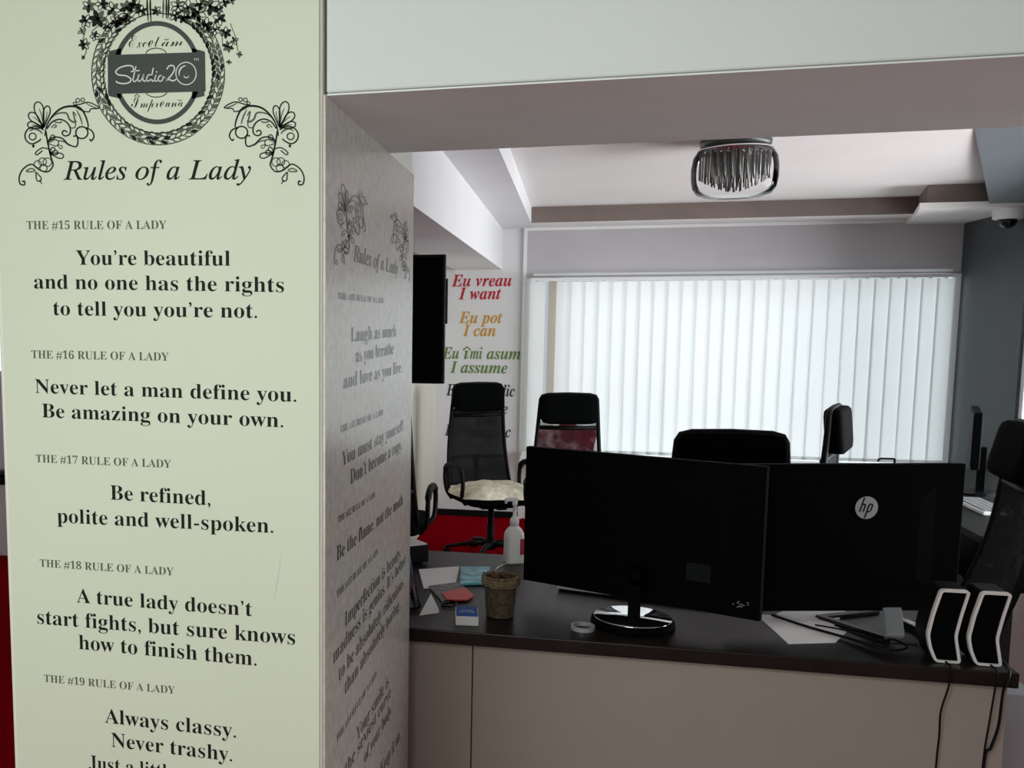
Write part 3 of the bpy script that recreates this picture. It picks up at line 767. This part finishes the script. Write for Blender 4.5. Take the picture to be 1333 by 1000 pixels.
# slanted grey leg and flat V foot
mb = MB()
mb.add([(0.800, 2.860, 1.02), (0.850, 2.872, 1.02), (0.800, 2.640, .932), (0.757, 2.628, .932), (0.800, 2.868, 1.03), (0.850, 2.88, 1.03), (0.803, 2.640, .942), (0.760, 2.628, .942)],
       [(0, 1, 2, 3), (7, 6, 5, 4), (0, 4, 5, 1), (1, 5, 6, 2), (2, 6, 7, 3), (3, 7, 4, 0)])
child(mb, 'leg', 'grey_plastic', mon2, 'grey slanted leg', bevel=0.002)
mb = MB()
def flatbar(b, p, q, w_, z0, z1):
    d = Vector((q[0] - p[0], q[1] - p[1])).normalized(); n_ = Vector((-d.y, d.x)) * w_ / 2
    b.prism([(p[0] - n_.x, p[1] - n_.y), (q[0] - n_.x, q[1] - n_.y), (q[0] + n_.x, q[1] + n_.y), (p[0] + n_.x, p[1] + n_.y)], z0, z1)
flatbar(mb, (0.645, 2.80), (0.81, 2.90), 0.022, ZT, ZT + .010); flatbar(mb, (0.650, 2.80), (0.775, 2.632), 0.02, ZT, ZT + .012)
child(mb, 'foot', 'black_gloss', mon2, bevel=0.002)
child(MB().box(0.76, 0.83, 2.775, 2.875, 1.02, 1.08), 'hinge', 'black', mon2, bevel=0.003)

# ---------------------------------------------------------------- speakers
def speaker(dx, label):
    pts = [(0.828, 1.093), (0.889, 1.093), (0.8765, 1.035), (0.868, 0.985), (0.880, 0.9215), (0.826, 0.9215), (0.812, 0.955), (0.806, 0.985), (0.814, 1.035)]
    # round the four main corners
    def soft(P, r):
        out = []; n = len(P)
        for i, p in enumerate(P):
            a = Vector(P[i - 1]) - Vector(p); b = Vector(P[(i + 1) % n]) - Vector(p)
            r_ = min(r, a.length * .45, b.length * .45)
            s0 = Vector(p) + a.normalized() * r_; s1 = Vector(p) + b.normalized() * r_
            for t in (0, .25, .5, .75, 1):
                out.append(tuple((1 - t) ** 2 * s0 + 2 * t * (1 - t) * Vector(p) + t * t * s1))
        return out
    P = soft(pts, 0.010)
    cxm = sum(p[0] for p in P) / len(P); czm = sum(p[1] for p in P) / len(P)
    n = len(P); inner = []
    for i, p in enumerate(P):
        d = (Vector(P[(i + 1) % n]) - Vector(P[i - 1])).normalized(); nn = Vector((d.y, -d.x))
        if nn.dot(Vector((cxm - p[0], czm - p[1]))) < 0: nn = -nn
        inner.append(tuple(Vector(p) + nn * .0058))
    e = empty('speaker', (0.85 + dx, 2.55, ZT), label, 'speaker', 'pair of desktop speakers on the counter end')
    mm = Matrix.Translation((dx, 2.500, 0)) @ Matrix.Rotation(PI / 2, 4, 'X')      # local z runs towards the camera side
    child(MB().ring(P, inner, -0.012, 0.0, mm), 'rim', 'white', e)
    child(MB().prism(inner, -0.0125, -0.004, mm), 'grille', 'black_soft', e)
    child(MB().prism(P, -0.085, -0.0126, mm), 'case', 'black', e)
    def cable(pts, r=0.0022):
        child(MB().tube(curve(pts, 6), r, 6), 'cable', 'black', e, smooth=True)
    return e, cable
e1, cb = speaker(0.0, 'white rimmed black desktop speaker with angled waist, beside the grey monitor leg')
cb([(0.845, 2.492, 0.927), (0.845, 2.455, 0.922), (0.842, 2.455, 0.88), (0.832, 2.460, 0.82), (0.834, 2.465, 0.76), (0.832, 2.465, 0.66), (0.83, 2.45, 0.3), (0.83, 2.44, 0.004)])
e2, cb = speaker(0.083, 'white rimmed black desktop speaker with angled waist, at the very end of the counter')
cb([(0.936, 2.492, 0.927), (0.936, 2.455, 0.922), (0.934, 2.455, 0.88), (0.930, 2.460, 0.80), (0.926, 2.465, 0.70), (0.92, 2.455, 0.4), (0.91, 2.44, 0.004)])
o = MB().tube(curve([(0.980, 2.62, 0.9235), (0.977, 2.52, 0.9235), (0.960, 2.455, 0.921), (0.951, 2.455, 0.88), (0.948, 2.458, 0.80), (0.938, 2.462, 0.745), (0.928, 2.465, 0.70), (0.925, 2.44, 0.40), (0.935, 2.42, 0.004)], 8), 0.0032, 6).build('power_cable', 'black', smooth=True)
tag(o, 'thick black cable hanging over the counter end beside the speaker wires', 'cable')

# ---------------------------------------------------------------- things on the countertop
def sheet(name, pts, z, th, m, label, cat, group=None):
    P = [(p[0], p[1]) for p in pts]
    ar = sum(P[i][0] * P[(i + 1) % len(P)][1] - P[(i + 1) % len(P)][0] * P[i][1] for i in range(len(P)))
    if ar < 0: P.reverse()
    o = MB().prism(P, z, z + th).build(name, m); return tag(o, label, cat, group)
sheet('paper_sheet', [(-0.453, 3.067), (-0.333, 3.139), (-0.318, 2.876), (-0.405, 2.847)], ZT, .0015, 'paper', 'blank white sheet of paper on the counter beside the blue picture card', 'paper')
sheet('picture_card', [(-0.325, 3.110), (-0.236, 3.132), (-0.226, 2.930), (-0.305, 2.905)], ZT + .0018, .006, 'blue_card', 'turquoise blue picture card lying behind the wicker basket', 'card')
sheet('leaflet', [(-0.395, 2.868), (-0.300, 2.945), (-0.272, 2.769), (-0.328, 2.700)], ZT + .0018, .002, 'leaflet', 'dark grey patterned leaflet lying in front of the white sheet', 'leaflet')
o = sheet('red_card', [(-0.345, 2.79), (-0.286, 2.862), (-0.253, 2.785), (-0.268, 2.735), (-0.322, 2.722)], ZT + .004, .004, 'red_card', 'bright red card lying on the dark leaflet', 'card')
o = MB().tube([(-0.312 + .020 * math.cos(a), 2.694 + .030 * math.sin(a), ZT + .004) for a in [2 * PI * k / 20 for k in range(20)]], 0.003, 6, True).build('elastic_loop', 'black', smooth=True)
tag(o, 'thin black elastic loop lying in front of the red card', 'loop')
# small blue and white carton
bx = empty('carton', (-0.25, 2.555, ZT), 'small blue topped white carton at the counter edge beside the basket', 'box')
mbm = Matrix.Translation((-0.2505, 2.562, 0)) @ Matrix.Rotation(0.12, 4, 'Z')
child(MB().box(-.029, .029, -.045, .045, ZT, ZT + .024, mbm), 'box_body', 'white', bx, bevel=0.001)
child(MB().box(-.0275, .0275, -.043, .043, ZT + .0242, ZT + .025, mbm), 'lid_print', 'blue_box', bx, 'blue printed top')
mb = MB()
for y, a in ((.005, .016), (-.012, .02)):
    ribbon(mb, [(-a, y), (-a / 2, y + .006), (0, y + .004), (a / 2, y + .007), (a, y)], .003, lambda x, y_: tuple(mbm @ Vector((x, y_, ZT + .0256))))
child(mb, 'lid_mark', 'white', bx)
# wicker basket
BKX, BKY = -0.169, 2.625
bk = empty('wicker_basket', (BKX, BKY, ZT), 'small round brown wicker basket with straw rim between carton and monitor', 'basket')
BM = Matrix.Translation((BKX, BKY, 0))
prof = [(0.001, ZT + .006), (0.033, ZT + .001)]
for k in range(13):
    t = k / 12; r = 0.035 + .006 * t
    prof += [(r + .0022, ZT + .004 + t * .082), (r - .0006, ZT + .0075 + t * .082)]
child(MB().lathe(prof, 36, BM), 'bowl', 'wicker', bk, smooth=True, label=None)
mb = MB(); random.seed(4)
for row in range(4):
    rr = 0.0465 - (.002 if row in (0, 3) else 0); zz = ZT + .088 + row * .0065
    ring_ = [(BKX + (rr + .0015 * math.sin(k * 2.1 + row)) * math.cos(2 * PI * k / 40), BKY + (rr + .0015 * math.sin(k * 2.1 + row)) * math.sin(2 * PI * k / 40), zz + .0012 * math.sin(k * 3 + row)) for k in range(40)]
    mb.tube(ring_, .0046, 6, True)
for k in range(70):
    a = random.uniform(0, 2 * PI); r0 = random.uniform(.038, .05); b = a + random.uniform(.1, .35)
    mb.tube([(BKX + r0 * math.cos(a), BKY + r0 * math.sin(a), ZT + .106), (BKX + (r0 + .004) * math.cos((a + b) / 2), BKY + (r0 + .004) * math.sin((a + b) / 2), ZT + .112), (BKX + r0 * math.cos(b), BKY + r0 * math.sin(b), ZT + .107)], .0011, 4)
child(mb, 'rim', 'wicker', bk, 'straw coloured rim', smooth=True).data.materials[0] = mat('straw', (0.17, 0.135, 0.075), 0.8, noise_scale=80, noise_amt=0.5)
mb = MB()
for k in range(7):
    a = k * .9; mb.box(-.009, .009, -.006, .006, 0, .012, Matrix.Translation((BKX + .018 * math.cos(a), BKY + .018 * math.sin(a), ZT + .092 + .003 * k)) @ Matrix.Rotation(a, 4, 'Z') @ Matrix.Rotation(.5, 4, 'X'))
o = mb.build('wood_chips', mat('red_brown_chips', (0.09, 0.035, 0.02), 0.6)); tag(o, 'few dark red brown chips filling the wicker basket', 'chips'); o['kind'] = 'stuff'
# sanitiser bottle with pump
PX, PY = -0.168, 3.235
sb = empty('pump_bottle', (PX, PY, ZT), 'white plastic pump bottle with crimson label standing behind the basket', 'bottle')
rz = Matrix.Translation((PX, PY, 0)) @ Matrix.Rotation(0.45, 4, 'Z')
def loop_at(sx, sy, z, r): return [(x, y, z) for x, y in rounded(sx, sy, r, 4)]
mb = MB(); rings = [(.056, .040, .0, .008), (.060, .044, .004, .010), (.060, .044, .088, .012), (.057, .042, .100, .014), (.047, .036, .112, .016), (.030, .030, .120, .0149), (.026, .026, .124, .0129)]
allv = []; n = len(loop_at(*rings[0][:2], 0, rings[0][3]))
for sx, sy, z, r in rings: allv += loop_at(sx, sy, ZT + z, r)
fs = [tuple(reversed(range(n))), tuple(range((len(rings) - 1) * n, len(rings) * n))]
for k in range(len(rings) - 1):
    for i in range(n): fs.append((k * n + i, k * n + (i + 1) % n, (k + 1) * n + (i + 1) % n, (k + 1) * n + i))
mb.add(allv, fs, rz)
child(mb, 'bottle_body', 'bottle', sb, smooth=False, bevel=0.001)
child(MB().lathe([(0.0145, ZT + .124), (0.0145, ZT + .142), (0.010, ZT + .150), (0.006, ZT + .154), (0.005, ZT + .188), (0.0085, ZT + .190), (0.0085, ZT + .203), (0.004, ZT + .206)], 20, rz), 'pump_collar', 'white', sb, smooth=True)
child(MB().box(-.034, .010, -.006, .006, ZT + .203, ZT + .213, rz).box(-.034, -.027, -.004, .004, ZT + .196, ZT + .205, rz), 'pump_spout', 'white', sb, bevel=0.002)
child(MB().box(.0302, .0308, -.020, .020, ZT + .03, ZT + .082, rz).box(.012, .0302, -.0226, -.0221, ZT + .03, ZT + .082, rz), 'bottle_label', 'pink', sb, 'crimson label')
# beaded chain hanging from bottle neck to desk
pts = curve([(PX - .018, PY - .025, ZT + .0025), (-0.211, 3.15, ZT + .0025), (-0.217, 3.06, ZT + .0025), (-0.219, 2.95, ZT + .0025), (-0.214, 2.90, ZT + .0025)], 9)
mb = MB()
for p in pts: mb.lathe([(0.0005, -.0024), (0.0022, -.001), (0.0022, .001), (0.0005, .0024)], 6, Matrix.Translation(p))
mb.tube(pts, .0006, 4)
o = mb.build('bead_chain', 'chrome', smooth=True); tag(o, 'fine silver bead chain lying between pump bottle and basket', 'chain')
# black device with light top behind the pillar
dv = empty('card_terminal', (-0.62, 3.12, ZT), 'black box device with pale grey top on the counter behind the pillar', 'device')
d1 = Vector((-.77, -.64, 0)); d2 = Vector((-.64, .77, 0)); c0 = Vector((-.435, 3.165, 0))
def dq(a, b): p = c0 + d1 * a + d2 * b; return (p.x, p.y)
P = [dq(0, 0), dq(0, .2), dq(.24, .2), dq(.24, 0)]
child(MB().prism(list(reversed(P)), ZT + .004, ZT + .060), 'housing', 'black', dv, bevel=0.003)
child(MB().prism(list(reversed([dq(.004, .004), dq(.004, .196), dq(.236, .196), dq(.236, .004)])), ZT + .0601, ZT + .064), 'top_cover', 'white', dv, 'pale grey top')
mb = MB()
for a, b in ((.02, .02), (.22, .02), (.02, .18), (.22, .18)): mb.lathe([(.008, ZT), (.008, ZT + .004)], 10, Matrix.Translation((*dq(a, b), 0)))
child(mb, 'rubber_feet', 'black', dv)
# acrylic leaflet holder with a coloured leaflet, and a white folded tent card
ah = empty('leaflet_holder', (-0.44, 2.72, ZT), 'clear acrylic holder with blue and plum leaflet, tight beside the pillar', 'holder')
mh = Matrix.Translation((-0.385, 2.62, ZT + .0085)) @ Matrix.Rotation(math.radians(103), 4, 'Z') @ Matrix.Rotation(-0.16, 4, 'X')
child(MB().box(0, .20, -.0015, .0015, .002, .150, mh).box(0, .20, -.006, .05, 0, .003, mh), 'acrylic_panel', 'acrylic', ah)
child(MB().box(.03, .19, .002, .003, .085, .146, mh), 'leaflet', mat('pale_blue_print', (0.20, 0.38, 0.55), 0.5, noise_scale=25, noise_amt=0.6), ah, 'pale blue upper half')
child(MB().box(.03, .19, .002, .003, .006, .0845, mh), 'leaflet', mat('plum_print', (0.16, 0.10, 0.12), 0.5, noise_scale=18, noise_amt=0.6), ah, 'plum grey lower half')
tc = MB(); tc.add([(-0.378, 2.575, ZT), (-0.330, 2.615, ZT), (-0.352, 2.612, ZT + .052), (-0.372, 2.64, ZT), (-0.334, 2.645, ZT)], [(0, 1, 2), (3, 2, 4), (0, 2, 3), (1, 4, 2), (0, 3, 4, 1)])
tag(tc.build('tent_card', 'paper'), 'small white folded tent card in front of the acrylic holder', 'card')
# tape ring
o = MB().ring(circ(0.044, 2.562, .030, 32, .034), circ(0.044, 2.562, .0235, 32, .0265), ZT, ZT + .010).build('ring', 'silver'); tag(o, 'small pale ring lying beside the round chrome foot', 'ring')
# keyboard behind the angled monitor
kbm = empty('keyboard', (0.08, 2.98, ZT), 'slim keyboard with white top under the chrome footed monitor', 'keyboard')
mk, lk = frame_mtx((-0.026, 2.925), (0.38, 2.82))
child(MB().box(0.004, lk - .004, .006, .120, ZT, ZT + .006, mk), 'underside', 'black', kbm)
child(MB().box(0, lk, 0, .125, ZT + .006, ZT + .0150, mk), 'top_plate', 'white', kbm)
mb = MB()
for r in range(5):
    for c in range(15):
        mb.box(.008 + c * (lk - .016) / 15, .008 + (c + .86) * (lk - .016) / 15, .018 + r * .020, .035 + r * .020, ZT + .0152, ZT + .0185, mk)
child(mb, 'keys', 'white', kbm)
# papers, cables and pen strip by the badge monitor
sheet('paper_sheet', [(0.495, 2.803), (0.527, 2.561), (0.640, 2.600), (0.690, 2.700), (0.64, 2.82)], ZT, .0015, 'paper', 'white sheet of paper under the badge monitor, nearest the counter edge', 'paper')
sheet('paper_sheet', [(0.545, 2.815), (0.66, 2.72), (0.735, 2.90), (0.66, 2.98)], ZT + .0017, .0015, 'paper', 'white sheet of paper under the badge monitor, tucked behind the nearer sheet', 'paper')
def wire(pts, r, label, m='black'):
    o = MB().tube(curve(pts, 8), r, 6).build('cable', m, smooth=True); return tag(o, label, 'cable', 'loose cables on the counter')
Z = ZT + .0065
wire([(0.53, 2.79, Z), (0.60, 2.70, Z), (0.66, 2.64, Z), (0.70, 2.60, Z), (0.735, 2.585, Z)], .0036, 'thick black cable crossing the white paper below the badge monitor')
wire([(0.62, 2.72, Z + .001), (0.68, 2.69, Z + .001), (0.725, 2.625, Z + .004), (0.77, 2.595, Z + .004), (0.82, 2.60, Z + .003)], .0022, 'thin black cable looping over the grey monitor leg foot')
wire([(0.70, 2.585, Z), (0.73, 2.562, Z), (0.765, 2.555, Z), (0.79, 2.575, Z + .004), (0.775, 2.61, Z + .008), (0.745, 2.60, Z + .012), (0.755, 2.575, Z + .008)], .0030, 'black cable coiled in a small knot before the speakers')
ps_ = empty('power_strip', (0.85, 2.78, ZT), 'short white power strip lying between monitor leg and speaker', 'power strip')
mp_, lp_ = frame_mtx((0.828, 2.835), (0.872, 2.715))
child(MB().box(0, lp_, -.012, .012, ZT, ZT + .016, mp_), 'strip_body', 'black', ps_)
for k in range(3):
    child(MB().box(.006 + k * .042, .040 + k * .042, -.0085, .0085, ZT + .0162, ZT + .0185, mp_), 'socket', 'white', ps_)

# ---------------------------------------------------------------- office chairs
cache = {}
def part(name, key, make, m, parent, smooth=False, bevel=0.0, subsurf=0, solid=0.0, loc=(0, 0, 0)):
    if key in cache:
        src = cache[key]; o = src.copy(); COL.objects.link(o); o.name = name; o.parent = parent; o.location = loc
    else:
        o = make().build(name, m, parent, smooth=smooth, bevel=bevel, subsurf=subsurf, solid=solid, loc=loc); cache[key] = o
    return o
def back_y(z): return 0.215 + 0.085 * ((z - .5) / .75) ** 1.0 + 0.03 * math.sin((z - .5) / .75 * PI * 1.3)
def back_w(z):
    t = (z - .5) / .75
    return 0.245 - 0.055 * t
def mk_frame():
    mb = MB(); L = []
    for k in range(15):
        z = .50 + .73 * k / 14; L.append((back_w(z), back_y(z), z))
    top = [(back_w(1.23) - .012, back_y(1.25), 1.252), (back_w(1.23) - .05, back_y(1.26), 1.262), (0, back_y(1.265), 1.266)]
    path = L + top + [(-p[0], p[1], p[2]) for p in reversed(top[:-1])] + [(-p[0], p[1], p[2]) for p in reversed(L)]
    mb.tube(path, .014, 8)
    mb.tube([(-back_w(.72), back_y(.72) + .012, .72), (0, back_y(.72) + .035, .72), (back_w(.72), back_y(.72) + .012, .72)], .014, 8)
    mb.tube([(-back_w(1.03), back_y(1.03) + .004, 1.035), (0, back_y(1.03) + .012, 1.03), (back_w(1.03), back_y(1.03) + .004, 1.035)], .015, 8)
    # spine from seat to crossbar
    mb.tube([(0, .05, .415), (0, .20, .42), (0, back_y(.55) + .035, .52), (0, back_y(.72) + .04, .73)], [.03, .03, .026, .02], 8, flat=.5)
    return mb
def mk_mesh():
    return MB().grid(lambda u, v: ((2 * u - 1) * (back_w(.52 + .56 * v) - .006), back_y(.52 + .56 * v) + .022 * (1 - (2 * u - 1) ** 2) - .004, .52 + .56 * v), 10, 12)
def pad(cx, cy, cz, sx, sy, sz, n=6, tilt=0.0, p=5.0):
    """soft block: superellipsoid-like box"""
    mb = MB(); vs = []; fs = []
    bm = bmesh.new(); bmesh.ops.create_cube(bm, size=2.0); bmesh.ops.subdivide_edges(bm, edges=bm.edges[:], cuts=n, use_grid_fill=True)
    for v in bm.verts:
        q = v.co; l = (abs(q.x) ** p + abs(q.y) ** p + abs(q.z) ** p) ** (1 / p)
        q = q / l
        vs.append((cx + q.x * sx / 2, cy + q.y * sy / 2 + tilt * q.z * sz / 2, cz + q.z * sz / 2))
    bm.verts.index_update()
    fs = [tuple(v.index for v in f.verts) for f in bm.faces]; bm.free()
    return mb.add(vs, fs)
def mk_head(): return pad(0, back_y(1.16) - .022, 1.165, .385, .085, .205, 6, .10, 7.0)
def mk_seat():
    mb = pad(0, -.02, .475, .52, .50, .095, 6, 0, 6.0); return mb
def mk_under(): return MB().box(-.12, .12, -.12, .14, .395, .432).box(-.035, .035, -.2, -.1, .40, .42)
def mk_gas(): return MB().lathe([(.028, .075), (.028, .26), (.022, .262), (.022, .40)], 16)
def mk_hub(): return MB().lathe([(.02, .055), (.045, .06), (.048, .115), (.036, .125), (.03, .13)], 20)
def mk_leg():
    return MB().tube([(.03, 0, .095), (.16, 0, .092), (.30, 0, .070), (.325, 0, .066)], [.026, .022, .015, .012], 8, flat=.75)
def mk_castor():
    mb = MB(); r = Matrix.Translation((.31, 0, .029)) @ Matrix.Rotation(PI / 2, 4, 'X')
    for s_ in (-1, 1): mb.lathe([(.010, -.008), (.028, -.009), (.029, 0), (.028, .009), (.010, .008)], 14, Matrix.Translation((0, s_ * .017, 0)) @ r)
    mb.tube([(.31, 0, .029), (.31, 0, .064)], .007, 6); return mb
def mk_arm(s_):
    pts = [(s_ * .245, .14, .44), (s_ * .285, .145, .50), (s_ * .295, .165, .60), (s_ * .295, .135, .675), (s_ * .295, .03, .705), (s_ * .295, -.09, .695), (s_ * .295, -.165, .655), (s_ * .295, -.185, .58), (s_ * .288, -.155, .49), (s_ * .245, -.12, .44)]
    c = [tuple(p) for p in curve(pts, 4)]
    rr = []
    for p in c: rr.append(.021 if p[2] > .66 else .015)
    return MB().tube(c, rr, 8)
def chair(x, y, th, label, lift=0.0, recline=0.0, open_mesh=False):
    e = empty('office_chair', (x, y, 0), label, 'chair', 'black mesh office chairs around the room', rz=math.radians(th))
    up = (0, 0, lift)
    rc = math.radians(-recline); pv = Vector((0, .2, .5)); bl = pv - Matrix.Rotation(rc, 3, 'X') @ pv + Vector(up)
    for o in (part('back_frame', 'fr', mk_frame, 'black', e, True, loc=bl),
              part('back_mesh', 'mo' if open_mesh else 'me', mk_mesh, 'mesh_open' if open_mesh else 'mesh', e, True, solid=.004, loc=bl),
              part('headrest', 'he', mk_head, 'black_soft', e, True, loc=bl)):
        o.rotation_euler = (rc, 0, 0)
    part('seat', 'se', mk_seat, 'black_soft', e, True, loc=up)
    part('tilt_mechanism', 'un', mk_under, 'black', e, bevel=.004, loc=up)
    part('armrest', 'al', lambda: mk_arm(1), 'black', e, True, loc=up); part('armrest', 'ar', lambda: mk_arm(-1), 'black', e, True, loc=up)
    part('gas_lift', 'ga', mk_gas, 'black', e, True, loc=up)
    part('base_hub', 'hu', mk_hub, 'black', e, True)
    for k in range(5):
        a = 2 * PI * k / 5 + .3
        l = part('leg', 'le', mk_leg, 'black', e, True); l.rotation_euler = (0, 0, a)
        c = part('castor', 'ca', mk_castor, 'black', l, True); c.rotation_euler = (0, 0, 0)
    return e
chair(-0.545, 7.22, 28, 'tall black mesh office chair with cream fleece on its seat, before coloured wall words', lift=-0.025)
chair(0.03, 6.80, 10, 'black mesh office chair with maroon cloth behind it, in front of the blind', lift=-0.065, open_mesh=True)
chair(0.59, 3.71, 1, 'black office chair whose broad headrest shows over the two monitors, centred before blind', lift=0.02)
chair(1.44, 4.95, 70, 'black office chair in side view, in front of the blind near the slate wall', lift=0.04)
chair(1.215, 4.05, -95, 'large black mesh office chair in side view just behind the two speakers', lift=0.085, recline=7)
chair(-1.10, 5.95, 180, 'black office chair mostly hidden behind the pillar, under the television')
chair(-2.78, 5.22, 40, 'black office chair in the left room, only a leg showing beside the pillar')

# fleece on the first chair's seat
def fleece():
    mb = MB(); n = 30; random.seed(9); vs = []; fs = []
    for j in range(8):
        t = j / 7
        for i in range(n):
            a = 2 * PI * i / n; r = (1 - t ** 2.2) ** .5 if t < 1 else 0
            wob = 1 + .05 * math.sin(5 * a + 1) + .03 * math.sin(9 * a)
            c, s_ = math.cos(a), math.sin(a); p = 3.2
            l = (abs(c) ** p + abs(s_) ** p) ** (1 / p)
            rr = (.30 * (1 - t * .98)) / l * wob
            z = .050 - .085 * (1 - t) ** 3 + random.uniform(-.009, .009)
            vs.append((c * rr, s_ * rr * .92, z))
    for j in range(7):
        for i in range(n): fs.append((j * n + i, j * n + (i + 1) % n, (j + 1) * n + (i + 1) % n, (j + 1) * n + i))
    fs.append(tuple(range(7 * n, 8 * n)))
    mb.add(vs, fs); return mb
o = fleece().build('seat_fleece', 'sheep', smooth=True, solid=.012, subsurf=1, loc=(-0.527, 7.185, .4925 + .008), rot=(0, 0, math.radians(28)))
tag(o, 'cream fleece pad lying on the seat of the tall chair before the wall words', 'fleece')
# maroon cloth hanging behind the second chair
mb = MB()
th = math.radians(10); cr = Matrix.Translation((0.03, 6.80, -0.065)) @ Matrix.Rotation(th, 4, 'Z')
def cloth(u, v):
    z = .70 + .34 * v
    return (-.20 + .40 * u + .01 * math.sin(v * 9), back_y(z) + .075 + .018 * math.sin(u * 16 + v * 2) , z - .02 * math.sin(u * 9))
mb.grid(cloth, 24, 10, cr)
M['maroon_check'] = mat('maroon_check_cloth', (0.30, 0.05, 0.075), 0.9, spec=0.1)
nt = M['maroon_check'].node_tree; b_ = nt.nodes['Principled BSDF']
tcn = nt.nodes.new('ShaderNodeTexCoord'); ck = nt.nodes.new('ShaderNodeTexNoise'); ck.inputs['Scale'].default_value = 9
rp = nt.nodes.new('ShaderNodeValToRGB'); rp.color_ramp.elements[0].color = (0.32, 0.03, 0.06, 1); rp.color_ramp.elements[0].position = .42
rp.color_ramp.elements[1].color = (0.85, 0.62, 0.66, 1); rp.color_ramp.elements[1].position = .62
nt.links.new(tcn.outputs['Object'], ck.inputs['Vector']); nt.links.new(ck.outputs['Fac'], rp.inputs['Fac']); nt.links.new(rp.outputs['Color'], b_.inputs['Base Color'])
tl = nt.nodes.new('ShaderNodeBsdfTranslucent'); mxs = nt.nodes.new('ShaderNodeMixShader'); mxs.inputs[0].default_value = 0.6
nt.links.new(rp.outputs['Color'], tl.inputs['Color']); nt.links.new(b_.outputs[0], mxs.inputs[1]); nt.links.new(tl.outputs[0], mxs.inputs[2])
nt.links.new(mxs.outputs[0], nt.nodes['Material Output'].inputs['Surface'])
o = mb.build('hanging_cloth', 'maroon_check', smooth=True)
tag(o, 'maroon and white cloth hung behind the mesh back of the chair by the blind', 'cloth')

# ---------------------------------------------------------------- workstation along the slate wall
dk = empty('desk', (2.4, 6.0, 0), 'dark desk along the slate wall behind the large chair', 'desk')
child(MB().box(1.80, 2.845, 5.0, 7.3, .705, .74), 'desk_top', 'black', dk, bevel=.003)
for y in (5.04, 7.24): child(MB().box(1.83, 2.82, y - .02, y + .02, 0, .705), 'leg_panel', 'black', dk)
mo = empty('monitor', (2.22, 6.28, .74), 'black monitor seen almost edge-on on the desk by the slate wall', 'monitor')
mm3 = Matrix.Translation((2.20, 6.30, 0)) @ Matrix.Rotation(math.radians(73), 4, 'Z')
child(MB().box(-.27, .27, -.02, .02, .90, 1.21, mm3), 'back_shell', 'mon_back', mo, bevel=.006)
child(MB().box(-.255, .255, .0202, .023, .915, 1.195, mm3), 'screen', 'screen', mo)
child(MB().box(-.03, .03, -.06, -.02, .75, 1.0, mm3), 'neck', 'mon_back', mo)
child(MB().lathe([(.11, .74), (.11, .752), (.10, .758), (.001, .76)], 28, Matrix.Translation((2.22, 6.26, 0))), 'foot', 'black_gloss', mo)
kb2 = empty('keyboard', (2.07, 5.75, .74), 'pale grey keyboard on the dark desk by the slate wall', 'keyboard')
child(MB().box(2.0, 2.14, 5.55, 5.98, .7405, .758), 'case', 'white', kb2, bevel=.003)
mb = MB()
for r in range(4):
    for c in range(12): mb.box(2.012 + r * .03, 2.036 + r * .03, 5.565 + c * .034, 5.595 + c * .034, .7582, .765)
child(mb, 'keys', 'grey_plastic', kb2)
# dark drawer pedestal behind the counter's end
pd = empty('drawer_pedestal', (1.12, 3.08, 0), 'pale grey drawer pedestal in the gap between counter end and white column', 'pedestal')
child(MB().box(1.0, 1.235, 2.98, 3.38, 0.03, .70), 'body', M.setdefault('ped', mat('pale_grey_pedestal', (0.36, 0.39, 0.42), 0.5)), pd, bevel=.003)
for k in range(3): child(MB().box(1.006, 1.229, 3.381, 3.397, .05 + k * .215, .255 + k * .215), 'drawer', 'ped', pd)
mb = MB()
for a_ in (1.03, 1.205):
    for c_ in (3.02, 3.34): mb.box(a_ - .015, a_ + .015, c_ - .015, c_ + .015, 0, .03)
child(mb, 'feet', 'black', pd)
# bent wire hook on the window ledge
o = MB().tube(curve([(2.300, 8.45, .627), (2.312, 8.45, .645), (2.33, 8.45, .650), (2.40, 8.45, .650), (2.418, 8.45, .648)], 5) + [Vector((2.418, 8.45, .592))], .0075, 6).build('wire_hook', 'black', smooth=True)
tag(o, 'thin bent black wire hook standing on the window ledge before the blind', 'hook')

# ---------------------------------------------------------------- left room, seen past the pillar
sbn = empty('low_cabinet', (-3.9, 6.55, 0), 'low white cabinet with thin black top seen left of the pillar', 'cabinet')
child(MB().box(-5.2, -2.6, 6.36, 6.74, 0, .525), 'carcass', 'desk_white', sbn, bevel=.003)
child(MB().box(-5.2, -2.6, 6.345, 6.745, .526, .565), 'cabinet_top', 'black', sbn)
msx = pad(-3.99, 6.45, .595, .17, .10, .058, 5, 0, 2.6).build('computer_mouse', 'black_gloss', smooth=True)
tag(msx, 'black rounded mouse lying on the low white cabinet', 'mouse')
